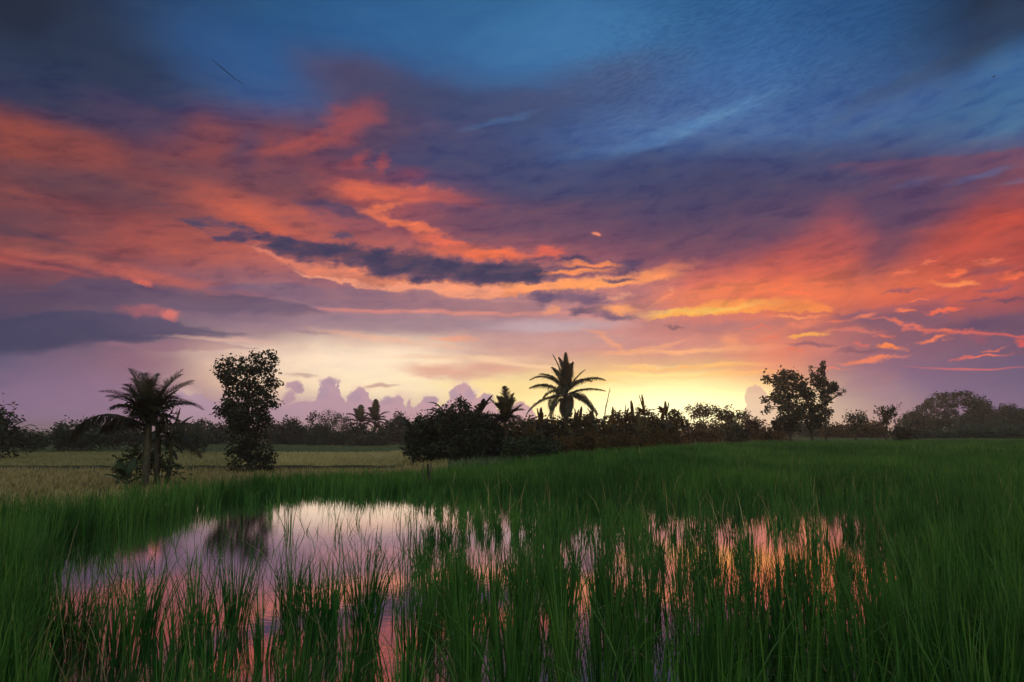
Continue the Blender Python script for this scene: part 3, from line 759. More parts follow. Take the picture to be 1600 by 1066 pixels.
# --- dead stalk and leaning stump right of the coconut palm
D = 54.0
bx = (945 - 800) / 1076 * D; bz = float(terrain_z(bx, D))
o = empty('dead_tree', (bx, D, bz), 'thin bare dead stalk rising above the shrubs right of the coconut palm', 'dead tree')
g = Geo()
pts = np.array([(bx, D, bz - .1), P(944, 660, D), P(946, 640, D), P(950, 622, D), P(953, 606, D)]); tube(g, pts, [.07, .05, .04, .03, .012], 6)
tube(g, np.array([P(946, 636, D), P(949, 628, D), P(954, 625, D)]), [.03, .02, .008], 5); tube(g, np.array([P(950, 618, D), P(954, 610, D), P(956, 609, D)]), [.02, .015, .008], 5)
g.build('trunk', M['bark'], o, True)
banana('stout dead banana stem leaning left beside the thin bare stalk', 940, 53, 3.1, [(170, -40, 60, 1.2, .35), (200, -60, 30, 1.0, .3), (10, -60, 30, 1.0, .3), (160, 60, 20, 0.6, .2)], mat='palm_dry', stem_w=0.22, lean=-0.75)

# --- banana thicket, one plant after another
thicket = [(822, 52, 1.9, 'behind the slim bushy palm'), (845, 51, 2.1, ''), (862, 53, 2.0, ''), (880, 49, 1.8, ''), (905, 50, 2.0, ''), (922, 52, 2.1, ''), (958, 54, 2.0, ''),
           (975, 55, 2.2, ''), (990, 56, 2.1, ''), (1008, 55, 2.3, ''), (1025, 57, 2.2, ''), (1042, 58, 2.4, ''), (1058, 60, 2.0, ''), (834, 49, 1.5, ''), (895, 48, 1.5, ''), (948, 51, 1.6, ''), (1000, 53, 1.6, ''), (1034, 55, 1.7, '')]
for (px, D, h, _) in thicket:
    nl = 8
    spec = [(tr.uniform(0, 360), tr.uniform(35, 80), tr.uniform(60, 130), tr.uniform(1.0, 1.7), tr.uniform(.28, .42)) for _ in range(nl)]
    spec += [(tr.uniform(0, 360), tr.uniform(78, 88), tr.uniform(5, 25), tr.uniform(1.2, 1.9), tr.uniform(.2, .34)) for _ in range(2)]
    spec += [(tr.uniform(0, 360), tr.uniform(-60, -20), tr.uniform(20, 60), tr.uniform(1.0, 1.4), tr.uniform(.22, .34)) for _ in range(3)]
    banana('olive brown banana plant in the thicket behind the rice right of the middle clump', px, D, h * tr.uniform(.75, 1.2), spec, 'banana plants in the thicket below the coconut palm')
def shrub(label, px, D, ells, mat='leaf_olive', leaf=0.28, group=None, **kw):
    return tree('shrub', label, 'shrub', D, px, ells, leaf=leaf, mat=mat, tr_w=0.05, group=group, limbs=False, shell=0.35, **kw)
shrub('dark tangled shrub filling the thicket under the coconut palm', 868, 54, [(840, 680, 26, 20), (868, 676, 26, 22), (890, 682, 24, 22), (850, 694, 34, 12), (884, 698, 30, 10)], 'leaf_black')
shrub('dark olive shrub closing the thicket below the slim bushy palm', 812, 56, [(800, 676, 20, 18), (822, 676, 22, 20), (810, 694, 30, 14), (838, 664, 14, 12)], cov=2.2)
shrub('brown olive shrub behind the banana plants right of the bare stalk', 985, 60, [(966, 678, 24, 18), (992, 676, 24, 18), (980, 692, 34, 10)], cov=2.2)
shrub('brown olive shrub at the right end of the banana thicket', 1032, 62, [(1020, 674, 22, 16), (1042, 674, 22, 16), (1030, 688, 32, 9)], cov=2.2)
shrub('low ragged shrub filling the thicket between coconut palm and bare stalk', 912, 58, [(898, 672, 20, 18), (918, 668, 20, 18), (908, 690, 30, 14)], cov=2.2)
shrub('olive shrub in the thicket below the thin bare stalk', 936, 56, [(918, 676, 22, 20), (944, 674, 22, 20), (930, 690, 32, 14)], cov=2.0)
shrub('tall olive shrub with a loose sunlit top right of the bare stalk', 966, 62, [(962, 652, 12, 8), (972, 664, 18, 14), (962, 682, 24, 16)], cov=1.6, leaf=.3)
shrub('rounded olive tree with a glowing rim in front of the sunset glow', 1008, 62, [(1004, 650, 16, 9), (1020, 658, 14, 10), (998, 664, 18, 14), (1012, 680, 28, 18)], cov=1.7, leaf=.3)
shrub('ragged reddish bush left of the bright gap at the sunset', 1056, 64, [(1056, 652, 12, 9), (1064, 660, 10, 10), (1052, 672, 20, 16), (1060, 686, 22, 10)], cov=1.8, leaf=.3)
tree('round_tree', 'dome topped tree right beside the bright gap at the sunset', 'tree', 95, 1100, [(1098, 640, 11, 8), (1101, 645, 14, 5), (1088, 648, 9, 5), (1120, 644, 7, 8)], leaf=.32, mat='leaf_olive', trunk=[(1100, 665), (1099, 645)], tr_w=.14, cov=2.4)
tree('small_tree', 'tiny round crowned tree on a thin stem in the brightest part of the glow', 'tree', 90, 1075, [(1075, 639, 3.5, 4)], leaf=.25, mat='leaf_olive', trunk=[(1075, 642)], tr_w=.05, cov=2.0)
shrub('low reddish brown hedge bush right below the bright gap', 1098, 72, [(1085, 672, 20, 12), (1110, 668, 22, 10), (1098, 682, 34, 10)], leaf=.32)
shrub('reddish brown bush with a pointed top right of the dome topped tree', 1136, 76, [(1134, 644, 7, 6), (1131, 654, 12, 9), (1145, 656, 12, 9), (1136, 672, 22, 14), (1130, 684, 24, 8)], leaf=.32)
shrub('very dark rounded bush standing out at the foot of the brown hedge', 1152, 66, [(1150, 676, 18, 13), (1156, 684, 18, 8)], 'leaf_black')
shrub('dull brown bush with a small spire left of the pair of right hand trees', 1164, 80, [(1161, 646, 4, 8), (1168, 658, 12, 9), (1178, 664, 14, 8), (1166, 676, 22, 12)], leaf=.32)
shrub('low grey brown bush directly left of the trunks of the right hand trees', 1196, 84, [(1180, 668, 8, 10), (1186, 676, 20, 12), (1208, 678, 20, 12), (1190, 690, 24, 6)], leaf=.32)

for (px, D, w, top) in ((806, 43, 20, 690), (830, 45, 18, 686), (853, 44, 20, 692), (877, 46, 18, 688), (900, 47, 22, 690), (926, 48, 20, 684), (950, 50, 22, 688), (978, 51, 20, 682), (1004, 52, 24, 686), (1030, 54, 22, 682), (1054, 56, 20, 684)):
    shrub('low leafy bush lining the rice in front of the banana thicket', px, D, [(px - 7, top + 8, w * .6, 12), (px + 7, top + 9, w * .6, 11), (px, top + 14, w, 10), (px + 2, top + 1, w * .3, 8)], 'leaf_olive' if px > 860 else 'leaf_green', .2, 'low bushes in front of the banana thicket', cov=1.9)
# --- pair of taller trees on the right
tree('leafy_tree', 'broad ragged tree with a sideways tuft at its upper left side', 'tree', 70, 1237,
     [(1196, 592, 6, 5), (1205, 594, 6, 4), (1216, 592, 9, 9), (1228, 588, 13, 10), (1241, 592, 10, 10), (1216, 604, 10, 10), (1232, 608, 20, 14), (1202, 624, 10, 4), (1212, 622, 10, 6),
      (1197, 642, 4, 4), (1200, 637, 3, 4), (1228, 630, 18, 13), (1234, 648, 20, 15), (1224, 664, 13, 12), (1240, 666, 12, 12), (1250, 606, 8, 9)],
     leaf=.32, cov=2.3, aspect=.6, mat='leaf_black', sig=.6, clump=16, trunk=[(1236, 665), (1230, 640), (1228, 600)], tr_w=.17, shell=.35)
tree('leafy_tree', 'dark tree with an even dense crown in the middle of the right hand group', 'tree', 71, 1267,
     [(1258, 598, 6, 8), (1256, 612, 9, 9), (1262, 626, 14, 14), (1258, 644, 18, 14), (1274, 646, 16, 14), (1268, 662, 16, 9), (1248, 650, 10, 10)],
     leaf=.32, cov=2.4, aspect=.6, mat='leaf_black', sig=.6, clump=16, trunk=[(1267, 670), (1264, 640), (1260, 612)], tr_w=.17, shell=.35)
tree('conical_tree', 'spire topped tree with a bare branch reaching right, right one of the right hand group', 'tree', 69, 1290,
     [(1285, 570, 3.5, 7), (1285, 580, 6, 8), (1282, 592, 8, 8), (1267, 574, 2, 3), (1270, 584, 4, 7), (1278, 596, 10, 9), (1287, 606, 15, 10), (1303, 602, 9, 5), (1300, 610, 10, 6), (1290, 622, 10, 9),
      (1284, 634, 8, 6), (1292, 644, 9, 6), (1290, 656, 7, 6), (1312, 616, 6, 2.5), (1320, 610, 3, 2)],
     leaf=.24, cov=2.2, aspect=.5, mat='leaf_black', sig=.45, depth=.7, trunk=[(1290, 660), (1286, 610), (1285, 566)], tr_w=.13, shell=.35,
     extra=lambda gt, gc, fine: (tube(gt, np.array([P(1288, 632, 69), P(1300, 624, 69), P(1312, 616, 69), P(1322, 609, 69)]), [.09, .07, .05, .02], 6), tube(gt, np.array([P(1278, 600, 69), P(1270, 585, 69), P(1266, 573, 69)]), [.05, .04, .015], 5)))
# --- small trees beyond the rice at the right
tree('small_tree', 'small vase shaped tree with thin leaning sprigs right of the right hand group', 'tree', 84, 1336,
     [(1334, 660, 9, 8), (1340, 654, 9, 7), (1322, 648, 4, 2.5), (1328, 652, 5, 4), (1345, 652, 6, 7), (1351, 646, 4, 2), (1334, 670, 7, 6)],
     leaf=.30, cov=1.5, mat='leaf_green', trunk=[(1336, 668), (1336, 655)], tr_w=.14)
tree('small_tree', 'small dark T shaped tree on a straight trunk at the edge of the rice', 'tree', 66, 1385,
     [(1374, 641, 5, 4), (1380, 645, 6, 5), (1388, 646, 7, 6), (1396, 640, 5, 3), (1401, 636, 4, 2), (1384, 655, 8, 6), (1391, 652, 5, 4)],
     leaf=.26, cov=1.9, mat='leaf_black', trunk=[(1385, 670), (1385, 645)], tr_w=.16,
     extra=lambda gt, gc, fine: (tube(gt, np.array([P(1385, 662, 66), P(1380, 650, 66), P(1373, 639, 66)]), [.09, .06, .02], 6), tube(gt, np.array([P(1385, 658, 66), P(1394, 645, 66), P(1402, 636, 66)]), [.09, .06, .02], 6)))
shrub('bowl shaped round bush right of the small T shaped tree', 1412, 74, [(1408, 678, 14, 9), (1416, 680, 12, 8), (1402, 676, 8, 7)], 'leaf_black', base_z=0.0)
for (px, w, top, D) in ((1322, 22, 664, 112), (1352, 24, 662, 114), (1372, 20, 666, 112), (1302, 18, 668, 110)):
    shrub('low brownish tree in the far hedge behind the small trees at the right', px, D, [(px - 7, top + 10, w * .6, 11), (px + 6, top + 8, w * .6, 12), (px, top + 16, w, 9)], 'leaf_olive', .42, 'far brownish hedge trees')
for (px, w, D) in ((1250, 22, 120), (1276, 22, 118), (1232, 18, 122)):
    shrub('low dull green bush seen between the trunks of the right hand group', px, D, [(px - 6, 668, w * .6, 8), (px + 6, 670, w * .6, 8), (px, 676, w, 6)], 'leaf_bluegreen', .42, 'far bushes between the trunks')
# --- wooded rise at the far right
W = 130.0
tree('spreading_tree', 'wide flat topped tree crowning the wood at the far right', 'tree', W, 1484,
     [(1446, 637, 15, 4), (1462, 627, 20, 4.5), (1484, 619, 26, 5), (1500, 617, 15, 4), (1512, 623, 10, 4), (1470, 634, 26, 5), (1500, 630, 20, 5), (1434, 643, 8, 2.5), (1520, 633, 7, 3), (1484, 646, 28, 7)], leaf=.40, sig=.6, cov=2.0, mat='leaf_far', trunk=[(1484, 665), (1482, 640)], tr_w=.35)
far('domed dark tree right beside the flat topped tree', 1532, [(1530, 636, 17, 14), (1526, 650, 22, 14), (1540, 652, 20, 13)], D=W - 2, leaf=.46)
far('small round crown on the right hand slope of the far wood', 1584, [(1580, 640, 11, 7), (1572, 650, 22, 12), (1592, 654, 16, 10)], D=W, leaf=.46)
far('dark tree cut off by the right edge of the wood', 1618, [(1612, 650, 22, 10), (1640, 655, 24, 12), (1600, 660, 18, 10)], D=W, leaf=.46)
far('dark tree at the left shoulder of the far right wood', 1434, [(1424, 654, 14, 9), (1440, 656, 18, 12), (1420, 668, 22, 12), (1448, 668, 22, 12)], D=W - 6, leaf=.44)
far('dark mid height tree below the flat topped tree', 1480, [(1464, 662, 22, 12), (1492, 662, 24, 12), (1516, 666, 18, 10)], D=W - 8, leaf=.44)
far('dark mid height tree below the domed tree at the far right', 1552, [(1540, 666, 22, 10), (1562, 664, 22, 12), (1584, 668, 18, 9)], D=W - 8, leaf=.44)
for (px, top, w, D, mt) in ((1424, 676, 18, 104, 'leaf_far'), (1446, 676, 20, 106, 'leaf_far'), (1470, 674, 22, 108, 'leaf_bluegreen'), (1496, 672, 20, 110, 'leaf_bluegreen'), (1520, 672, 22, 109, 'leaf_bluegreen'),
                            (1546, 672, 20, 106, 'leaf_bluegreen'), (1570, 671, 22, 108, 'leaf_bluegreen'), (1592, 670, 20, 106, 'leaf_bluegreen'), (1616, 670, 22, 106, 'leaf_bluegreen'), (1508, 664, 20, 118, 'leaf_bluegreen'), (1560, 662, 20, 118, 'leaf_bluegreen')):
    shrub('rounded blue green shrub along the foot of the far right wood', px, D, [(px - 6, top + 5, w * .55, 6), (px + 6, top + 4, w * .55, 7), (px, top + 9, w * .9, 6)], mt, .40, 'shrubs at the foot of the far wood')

# --- posts in the rice edge left of the middle clump
def post(px, D, h, w, label, mat='wood', lean=0.0):
    bx = (px - 800) / 1076 * D; bz = float(terrain_z(bx, D))
    g = Geo()
    pts = curve_pts((bx, D, bz - 0.2), (bx + lean, D, bz + h), 0.015, 6, tr)
    tube(g, pts, np.linspace(w, w * .85, 6), 8)
    v = g.v; 
    o = g.build('wooden_post', M[mat], None, True)
    return tag(o, label, 'post')
post(669.5, 17.5, 0.74, 0.030, 'dark upright post at the rice edge in front of the middle clump', 'wood_dark')
post(673.5, 17.6, 0.78, 0.018, 'thin pale stake close beside the dark post at the rice edge')
post(660.5, 17.5, 0.74, 0.020, 'short pale stake left of the dark post at the rice edge', 'wood', 0.03)

# --- line and bird in the sky
g = Geo(); D = 140.0
pts = np.array([P(331, 93, D), P(343, 103, D), P(356, 114, D), P(368, 124, D), P(381, 132, D)])
tube(g, pts, [.03, .07, .08, .06, .03], 6)
tag(g.build('kite_string', M['wood_dark']), 'thin dark slanting line high in the blue sky at upper left', 'string')
def bird(px, py, D, span, roll, label):
    c = P(px, py, D)
    o = empty('bird', c, label, 'bird')
    g = Geo(); cr, sr = math.cos(roll), math.sin(roll)
    ax = np.array((cr, 0.25, sr)); ax /= np.linalg.norm(ax)
    u = np.linspace(-1, 1, 9)
    tube(g, c + np.array((0.2, 0.9, .1))[None, :] * (u[:, None] * span * .18), np.array([.004, .03, .05, .055, .05, .045, .035, .025, .01]) * span, 6)
    for sgn in (-1, 1):
        t = np.linspace(0, 1, 6)
        mid = c + ax * sgn * (t * span * .5)[:, None] + np.array((0, 0, 1)) * (np.sin(t * 2.4) * span * .09)[:, None]
        ch = span * .11 * (1 - t ** 2) + .01
        v = np.stack([mid + np.array((0, 1, 0)) * ch[:, None], mid - np.array((0, 1, 0.2)) * ch[:, None]], 1).reshape(-1, 3)
        i = np.arange(5)[:, None] * 2
        g.add(v, i + np.array([[0, 1, 3, 2]]))
    g.build('body', M['wood_dark'], o)
    return o
bird(1553, 120, 110, 1.7, R(32), 'tiny dark bird gliding high in the blue sky at the right')

# ------------------------------------------------------------------ evening haze
hz_m, hz_nt, hz_out = new_mat('evening_haze')
pv = hz_nt.nodes.new('ShaderNodeVolumePrincipled')
pv.inputs['Color'].default_value = (0.96, 0.93, 0.95, 1)
pv.inputs['Density'].default_value = 0.0007
pv.inputs['Anisotropy'].default_value = 0.68
hz_nt.links.new(pv.outputs[0], hz_out.inputs['Volume'])
g = Geo()
v = np.array([(x, y, z) for z in (-3.0, 10.5) for y in (-1700, 1700) for x in (-1700, 1700)], float)
g.add(v, [[0, 2, 3, 1], [4, 5, 7, 6], [0, 1, 5, 4], [2, 6, 7, 3], [0, 4, 6, 2], [1, 3, 7, 5]])
haze = g.build('haze', hz_m)
tag(haze, kind='stuff')
haze.display_type = 'WIRE'
BACK_K = 1.36; SUN_E = 0.7  # BACK_K: gain on the unseen sky, raised to light the foreground

# ------------------------------------------------------------------ sky and light
world = bpy.data.worlds.new('World')
scene.world = world
world.use_nodes = True
nt = world.node_tree
for n in list(nt.nodes): nt.nodes.remove(n)
LK = nt.links.new
def N(t): return nt.nodes.new(t)
def setin(sock, v):
    if hasattr(v, 'is_output') or isinstance(v, bpy.types.NodeSocket): LK(v, sock)
    else: sock.default_value = v
def math_(op, a, b=None, c=None, clamp=False):
    n = N('ShaderNodeMath'); n.operation = op; n.use_clamp = clamp
    setin(n.inputs[0], a)
    if b is not None: setin(n.inputs[1], b)
    if c is not None: setin(n.inputs[2], c)
    return n.outputs[0]
def vmath(op, a, b=None):
    n = N('ShaderNodeVectorMath'); n.operation = op
    setin(n.inputs[0], a)
    if b is not None: setin(n.inputs[1], b)
    return n.outputs['Value'] if op in ('LENGTH', 'DOT_PRODUCT') else n.outputs[0]
def mixc(f, a, b, blend='MIX'):
    n = N('ShaderNodeMix'); n.data_type = 'RGBA'; n.blend_type = blend; n.clamp_factor = True
    setin(n.inputs[0], f)
    for s, v in ((n.inputs[6], a), (n.inputs[7], b)):
        if isinstance(v, tuple): s.default_value = (*v[:3], 1)
        else: LK(v, s)
    return n.outputs[2]
def mrange(v, a, b, c=0.0, d=1.0, smooth=True):
    n = N('ShaderNodeMapRange'); n.interpolation_type = 'SMOOTHSTEP' if smooth else 'LINEAR'
    n.clamp = True
    setin(n.inputs[0], v)
    for i, q in zip((1, 2, 3, 4), (a, b, c, d)): n.inputs[i].default_value = q
    return n.outputs[0]
def noise(vec, scale=1.0, detail=4, rough=0.55, col=False, dist=0.0):
    n = N('ShaderNodeTexNoise'); n.noise_dimensions = '2D'
    LK(vec, n.inputs['Vector']); n.inputs['Scale'].default_value = scale; n.inputs['Detail'].default_value = detail
    n.inputs['Roughness'].default_value = rough; n.inputs['Distortion'].default_value = dist
    return n.outputs['Color'] if col else n.outputs[0]
def mapping(vec, loc=(0, 0), rot=0.0, sc=(1, 1), typ='TEXTURE'):
    n = N('ShaderNodeMapping'); n.vector_type = typ
    LK(vec, n.inputs[0]); n.inputs[1].default_value = (*loc, 0); n.inputs[2].default_value = (0, 0, rot); n.inputs[3].default_value = (*sc, 1)
    return n.outputs[0]

def c2(px, py):
    """photo pixel -> (azimuth, elevation) in units of 1/1067 rad"""
    x, y, z = ray(px, py)
    return math.atan2(x, y) * F, math.atan2(z, math.hypot(x, y)) * F

tc = N('ShaderNodeTexCoord')
sep = N('ShaderNodeSeparateXYZ'); LK(tc.outputs['Generated'], sep.inputs[0])
AX = math_('MULTIPLY', math_('ARCTAN2', sep.outputs[0], sep.outputs[1]), F)
EY = math_('MAXIMUM', math_('MULTIPLY', math_('ARCSINE', sep.outputs[2]), F), 3.0)
cmb = N('ShaderNodeCombineXYZ'); LK(AX, cmb.inputs[0]); LK(EY, cmb.inputs[1])
P0 = cmb.outputs[0]
def warp(vec, period, amp, detail, rough=0.6, loc=(0, 0)):
    a = noise(mapping(vec, loc, 0, period), 1.0, detail, rough)
    b = noise(mapping(vec, (loc[0] + 5013, loc[1] + 2711), 0, period), 1.0, detail, rough)
    c = N('ShaderNodeCombineXYZ')
    LK(math_('MULTIPLY_ADD', a, amp[0], -0.5 * amp[0]), c.inputs[0]); LK(math_('MULTIPLY_ADD', b, amp[1], -0.5 * amp[1]), c.inputs[1])
    return vmath('ADD', vec, c.outputs[0])
WS = warp(P0, (230, 110), (90, 40), 3)                 # soft, large
WR = warp(P0, (95, 30), (70, 20), 6, 0.62, (311, 77))  # ragged streaks
WF = warp(P0, (26, 22), (20, 17), 5, 0.6, (91, 17))    # cauliflower
WD = vmath('ADD', vmath('MULTIPLY', WS, (0.5, 0.5, 0)), vmath('MULTIPLY', WR, (0.5, 0.5, 0)))

# --- base colours, column by column up the sky (azimuth columns, elevation stops)
PYS = [0, 50, 100, 150, 200, 250, 300, 350, 400, 450, 500, 550, 600, 650]
GRID = {
 0: [(38,46,66),(44,56,78),(50,60,88),(56,60,88),(128,68,66),(126,70,70),(112,68,74),(110,70,80),(146,76,76),(100,74,92),(84,74,100),(92,86,116),(110,96,126),(132,108,142)],
 200: [(44,62,90),(48,66,98),(52,66,98),(60,66,102),(88,66,88),(132,72,74),(116,70,78),(140,76,78),(160,84,82),(112,80,98),(100,82,104),(134,104,122),(150,112,132),(158,126,150)],
 400: [(42,84,132),(44,86,138),(54,94,146),(68,90,136),(104,68,88),(132,72,80),(150,82,80),(186,92,80),(186,104,96),(142,104,118),(130,104,122),(222,184,168),(236,196,166),(184,150,170)],
 600: [(44,92,146),(46,94,150),(60,88,136),(86,76,102),(96,70,92),(84,70,98),(160,80,84),(150,84,94),(190,106,96),(166,114,124),(176,138,144),(242,212,178),(248,222,180),(190,160,175)],
 800: [(50,106,154),(58,110,160),(58,100,154),(62,84,128),(68,86,128),(66,80,120),(84,76,106),(104,76,100),(160,92,98),(190,130,128),(182,140,146),(214,164,150),(252,222,158),(254,236,168)],
 1000: [(46,96,148),(58,108,158),(66,110,162),(70,94,140),(76,108,158),(66,84,126),(80,74,104),(100,74,100),(150,88,102),(196,122,116),(206,134,126),(210,144,136),(248,196,130),(255,248,190)],
 1100: [(48,98,150),(57,104,157),(65,108,162),(70,102,154),(77,107,156),(66,85,128),(75,72,102),(98,74,100),(156,84,94),(224,116,96),(206,124,114),(214,144,126),(248,198,128),(255,240,170)],
 1200: [(52,102,158),(56,102,158),(64,108,164),(70,108,158),(78,108,156),(66,86,130),(72,70,102),(98,74,98),(180,88,86),(236,116,82),(208,116,100),(220,128,108),(206,138,128),(200,142,152)],
 1400: [(44,88,140),(48,90,140),(58,92,140),(66,98,146),(70,98,142),(80,78,112),(96,72,98),(112,72,90),(172,84,82),(224,106,76),(150,94,104),(142,98,116),(134,102,128),(146,112,142)],
 1600: [(36,48,68),(42,66,96),(60,98,142),(66,108,150),(70,108,150),(112,76,96),(128,70,82),(176,78,70),(188,82,72),(180,84,80),(116,82,102),(106,86,116),(102,90,120),(112,94,126)],
}
YMAX = 700.0
xs = sorted(GRID)
fac = None
sepw = N('ShaderNodeSeparateXYZ')
LK(vmath('ADD', vmath('MULTIPLY', WS, (0.6, 0.6, 0)), vmath('MULTIPLY', WR, (0.4, 0.4, 0))), sepw.inputs[0])
GX, GY = sepw.outputs[0], sepw.outputs[1]
gyn = math_('DIVIDE', GY, YMAX)
res = None; prevX = None
for x in xs:
    stops = []
    for py, c in zip(reversed(PYS), reversed(GRID[x])):
        stops.append((min(1, max(0, c2(x, py)[1] / YMAX)), lin(c)))
    col = ramp_node(nt, stops, gyn)
    X = c2(x, 450)[0]
    if res is None: res = col
    else: res = mixc(mrange(GX, prevX, X, smooth=False), res, col)
    prevX = X
sky = mixc(mrange(EY, 430, 640), res, mixc(1.0, res, (0.82, 0.80, 0.78), 'MULTIPLY'))
# cloud grain: patches a little lighter / warmer and darker / bluer
gr = noise(mapping(WD, (0, 0), R(6), (150, 42)), 1.0, 6, 0.62)
grc = ramp_node(nt, [(0.28, (0.70, 0.74, 0.88)), (0.5, (0.98, 0.98, 1)), (0.74, (1.14, 1.06, 1.0))], gr)
mid = math_('MULTIPLY', mrange(EY, 150, 240), mrange(EY, 520, 420))
sky = mixc(math_('MULTIPLY_ADD', mid, 0.75, 0.12), sky, mixc(1.0, sky, grc, 'MULTIPLY'))

def blob(px, py, rx, ry, ang, color, strength=1.0, soft=0.6, w=None, add=False):
    """soft rotated ellipse of cloud (ang: degrees, + = right end lower in the photo)"""
    X, Y = c2(px, py)
    kx = (c2(px + 5, py)[0] - c2(px - 5, py)[0]) / 10
    ky = (c2(px, py - 5)[1] - c2(px, py + 5)[1]) / 10
    w = w or WR; a, b, o = rx * kx, ry * ky, 0.94 * (1 + soft)
    c, q = abs(math.cos(R(ang))), abs(math.sin(R(ang)))
    ex, ey = o * math.hypot(a * c, b * q), o * math.hypot(a * q, b * c)
    def f(sky):
        m = ellipse(w, X, Y, a, b, -R(ang), o / 0.94, max(0.0, 1 - soft), strength)
        return mixc(m, sky, lin(color), 'ADD' if add else 'MIX')
    feature(f, (X - ex, X + ex, Y - ey, Y + ey), w)

FEATS = []
def feature(f, box, w):
    mx, my = MARGIN.get(w, (0, 0))
    FEATS.append((f, (box[0] - mx, box[1] + mx, box[2] - my, box[3] + my)))

def ellipse(w, X, Y, rx, ry, rot, outer, inner, strength):
    # plain vector maths only: node types that need hidden conversions would overflow the shader stack
    for k, th in TURNED.get(w, ()):
        if abs(rot - th) < R(3.05):
            wr = ENV[k]
            c, q = math.cos(th), math.sin(th)
            n = N('ShaderNodeVectorMath'); n.operation = 'MULTIPLY_ADD'
            LK(wr, n.inputs[0]); n.inputs[1].default_value = (1 / rx, 1 / ry, 0)
            n.inputs[2].default_value = (-(X * c + Y * q) / rx, -(-X * q + Y * c) / ry, 0)
            return mrange(vmath('LENGTH', n.outputs[0]), outer, inner, 0, strength)
    c, q = math.cos(rot), math.sin(rot)
    v = vmath('SUBTRACT', ENV[w], (X, Y, 0))
    dx = vmath('DOT_PRODUCT', v, (c / rx, q / rx, 0)); dy = vmath('DOT_PRODUCT', v, (-q / ry, c / ry, 0))
    d2 = math_('MULTIPLY_ADD', dx, dx, math_('MULTIPLY', dy, dy))
    return mrange(math_('SQRT', d2), outer, inner, 0, strength)

def fcurve(fac, pts):
    n = N('ShaderNodeFloatCurve'); LK(fac, n.inputs[1])
    cv = n.mapping.curves[0]
    n.mapping.use_clip = False
    pts = sorted(pts)
    cv.points[0].location = pts[0]; cv.points[-1].location = pts[-1]
    for p in pts[1:-1]: cv.points.new(*p)
    for p in cv.points: p.handle_type = 'VECTOR'
    n.mapping.update()
    return n.outputs[0]

def band(top, bot, color, soft=3.0, w=None, strength=1.0, color2=None, softb=None, broken=False):
    """region between an upper and a lower line given in photo pixels"""
    w = w or WR
    allp = [c2(*p) for p in top + bot]
    x0, x1 = min(p[0] for p in allp), max(p[0] for p in allp)
    y0, y1 = min(p[1] for p in allp) - 1, max(p[1] for p in allp) + 1
    sb = softb or soft
    def f(sky):
        sp = N('ShaderNodeSeparateXYZ'); LK(ENV[w], sp.inputs[0])
        xn = mrange(sp.outputs[0], x0, x1, smooth=False)
        def cur(pl):
            q = [c2(*p) for p in pl]
            q = [((a - x0) / (x1 - x0), (b - y0) / (y1 - y0)) for a, b in q]
            if q[0][0] > 0.002: q.insert(0, (0.0, q[0][1]))
            if q[-1][0] < 0.998: q.append((1.0, q[-1][1]))
            return math_('MULTIPLY_ADD', fcurve(xn, q), y1 - y0, y0)
        m = math_('MULTIPLY', mrange(math_('SUBTRACT', cur(top), sp.outputs[1]), -soft, soft), mrange(math_('SUBTRACT', sp.outputs[1], cur(bot)), -sb, sb))
        m = math_('MULTIPLY', m, math_('MULTIPLY', mrange(sp.outputs[0], x0 - 6, x0 + 6), mrange(sp.outputs[0], x1 + 6, x1 - 6)))
        if strength != 1: m = math_('MULTIPLY', m, strength)
        if broken: m = math_('MULTIPLY', m, ENV['brk'])
        col = lin(color)
        if color2: col = mixc(xn, lin(color), lin(color2))
        return mixc(m, sky, col)
    feature(f, (x0 - 6, x1 + 6, y0 - sb, y1 + soft), w)

# mackerel ripples and the brightened fill sky of the rest of the dome
sp_ = mapping(WS, (0, 0), R(9), (17, 3.6))
rip = noise(sp_, 1.0, 3, 0.6)
ripc = ramp_node(nt, [(0.34, (0.66, 0.70, 0.76)), (0.5, (1, 1, 1)), (0.66, (1.28, 1.22, 1.16))], rip)
st = N('ShaderNodeTexSky'); st.sky_type = 'NISHITA'; st.sun_disc = False
SUN_AZ = math.atan2(ray(1062, 650)[0], 1.0)
SUN_EL = R(1.3)
st.sun_elevation = SUN_EL; st.sun_rotation = SUN_AZ
st.air_density = 1.0; st.dust_density = 1.5; st.ozone_density = 1.5
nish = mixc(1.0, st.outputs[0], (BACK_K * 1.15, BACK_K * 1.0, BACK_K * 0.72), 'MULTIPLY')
cl = noise(mapping(P0, (0, 0), 0, (420, 150)), 1.0, 5, 0.55)
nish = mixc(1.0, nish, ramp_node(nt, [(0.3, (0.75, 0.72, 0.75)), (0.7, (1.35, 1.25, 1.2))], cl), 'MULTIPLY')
def turned(w, th):
    c, q = math.cos(th), math.sin(th)
    k = N('ShaderNodeCombineXYZ')
    LK(vmath('DOT_PRODUCT', w, (c, q, 0)), k.inputs[0]); LK(vmath('DOT_PRODUCT', w, (-q, c, 0)), k.inputs[1])
    return k.outputs[0]
fg = noise(mapping(WD, (77, 31), R(4), (80, 24)), 1.0, 5, 0.66)
fgc = ramp_node(nt, [(0.25, (0.80, 0.82, 0.90)), (0.5, (1, 1, 1)), (0.75, (1.20, 1.14, 1.06))], fg)
mo = noise(mapping(WD, (410, 93), R(8), (58, 17)), 1.0, 5, 0.6)
moc = ramp_node(nt, [(0.30, (0.60, 0.66, 0.86)), (0.46, (0.92, 0.93, 0.99)), (0.60, (1.06, 1.02, 0.98)), (0.76, (1.30, 1.10, 0.94))], mo)
brk = mrange(mo, 0.62, 0.40, 0.35, 1.0)
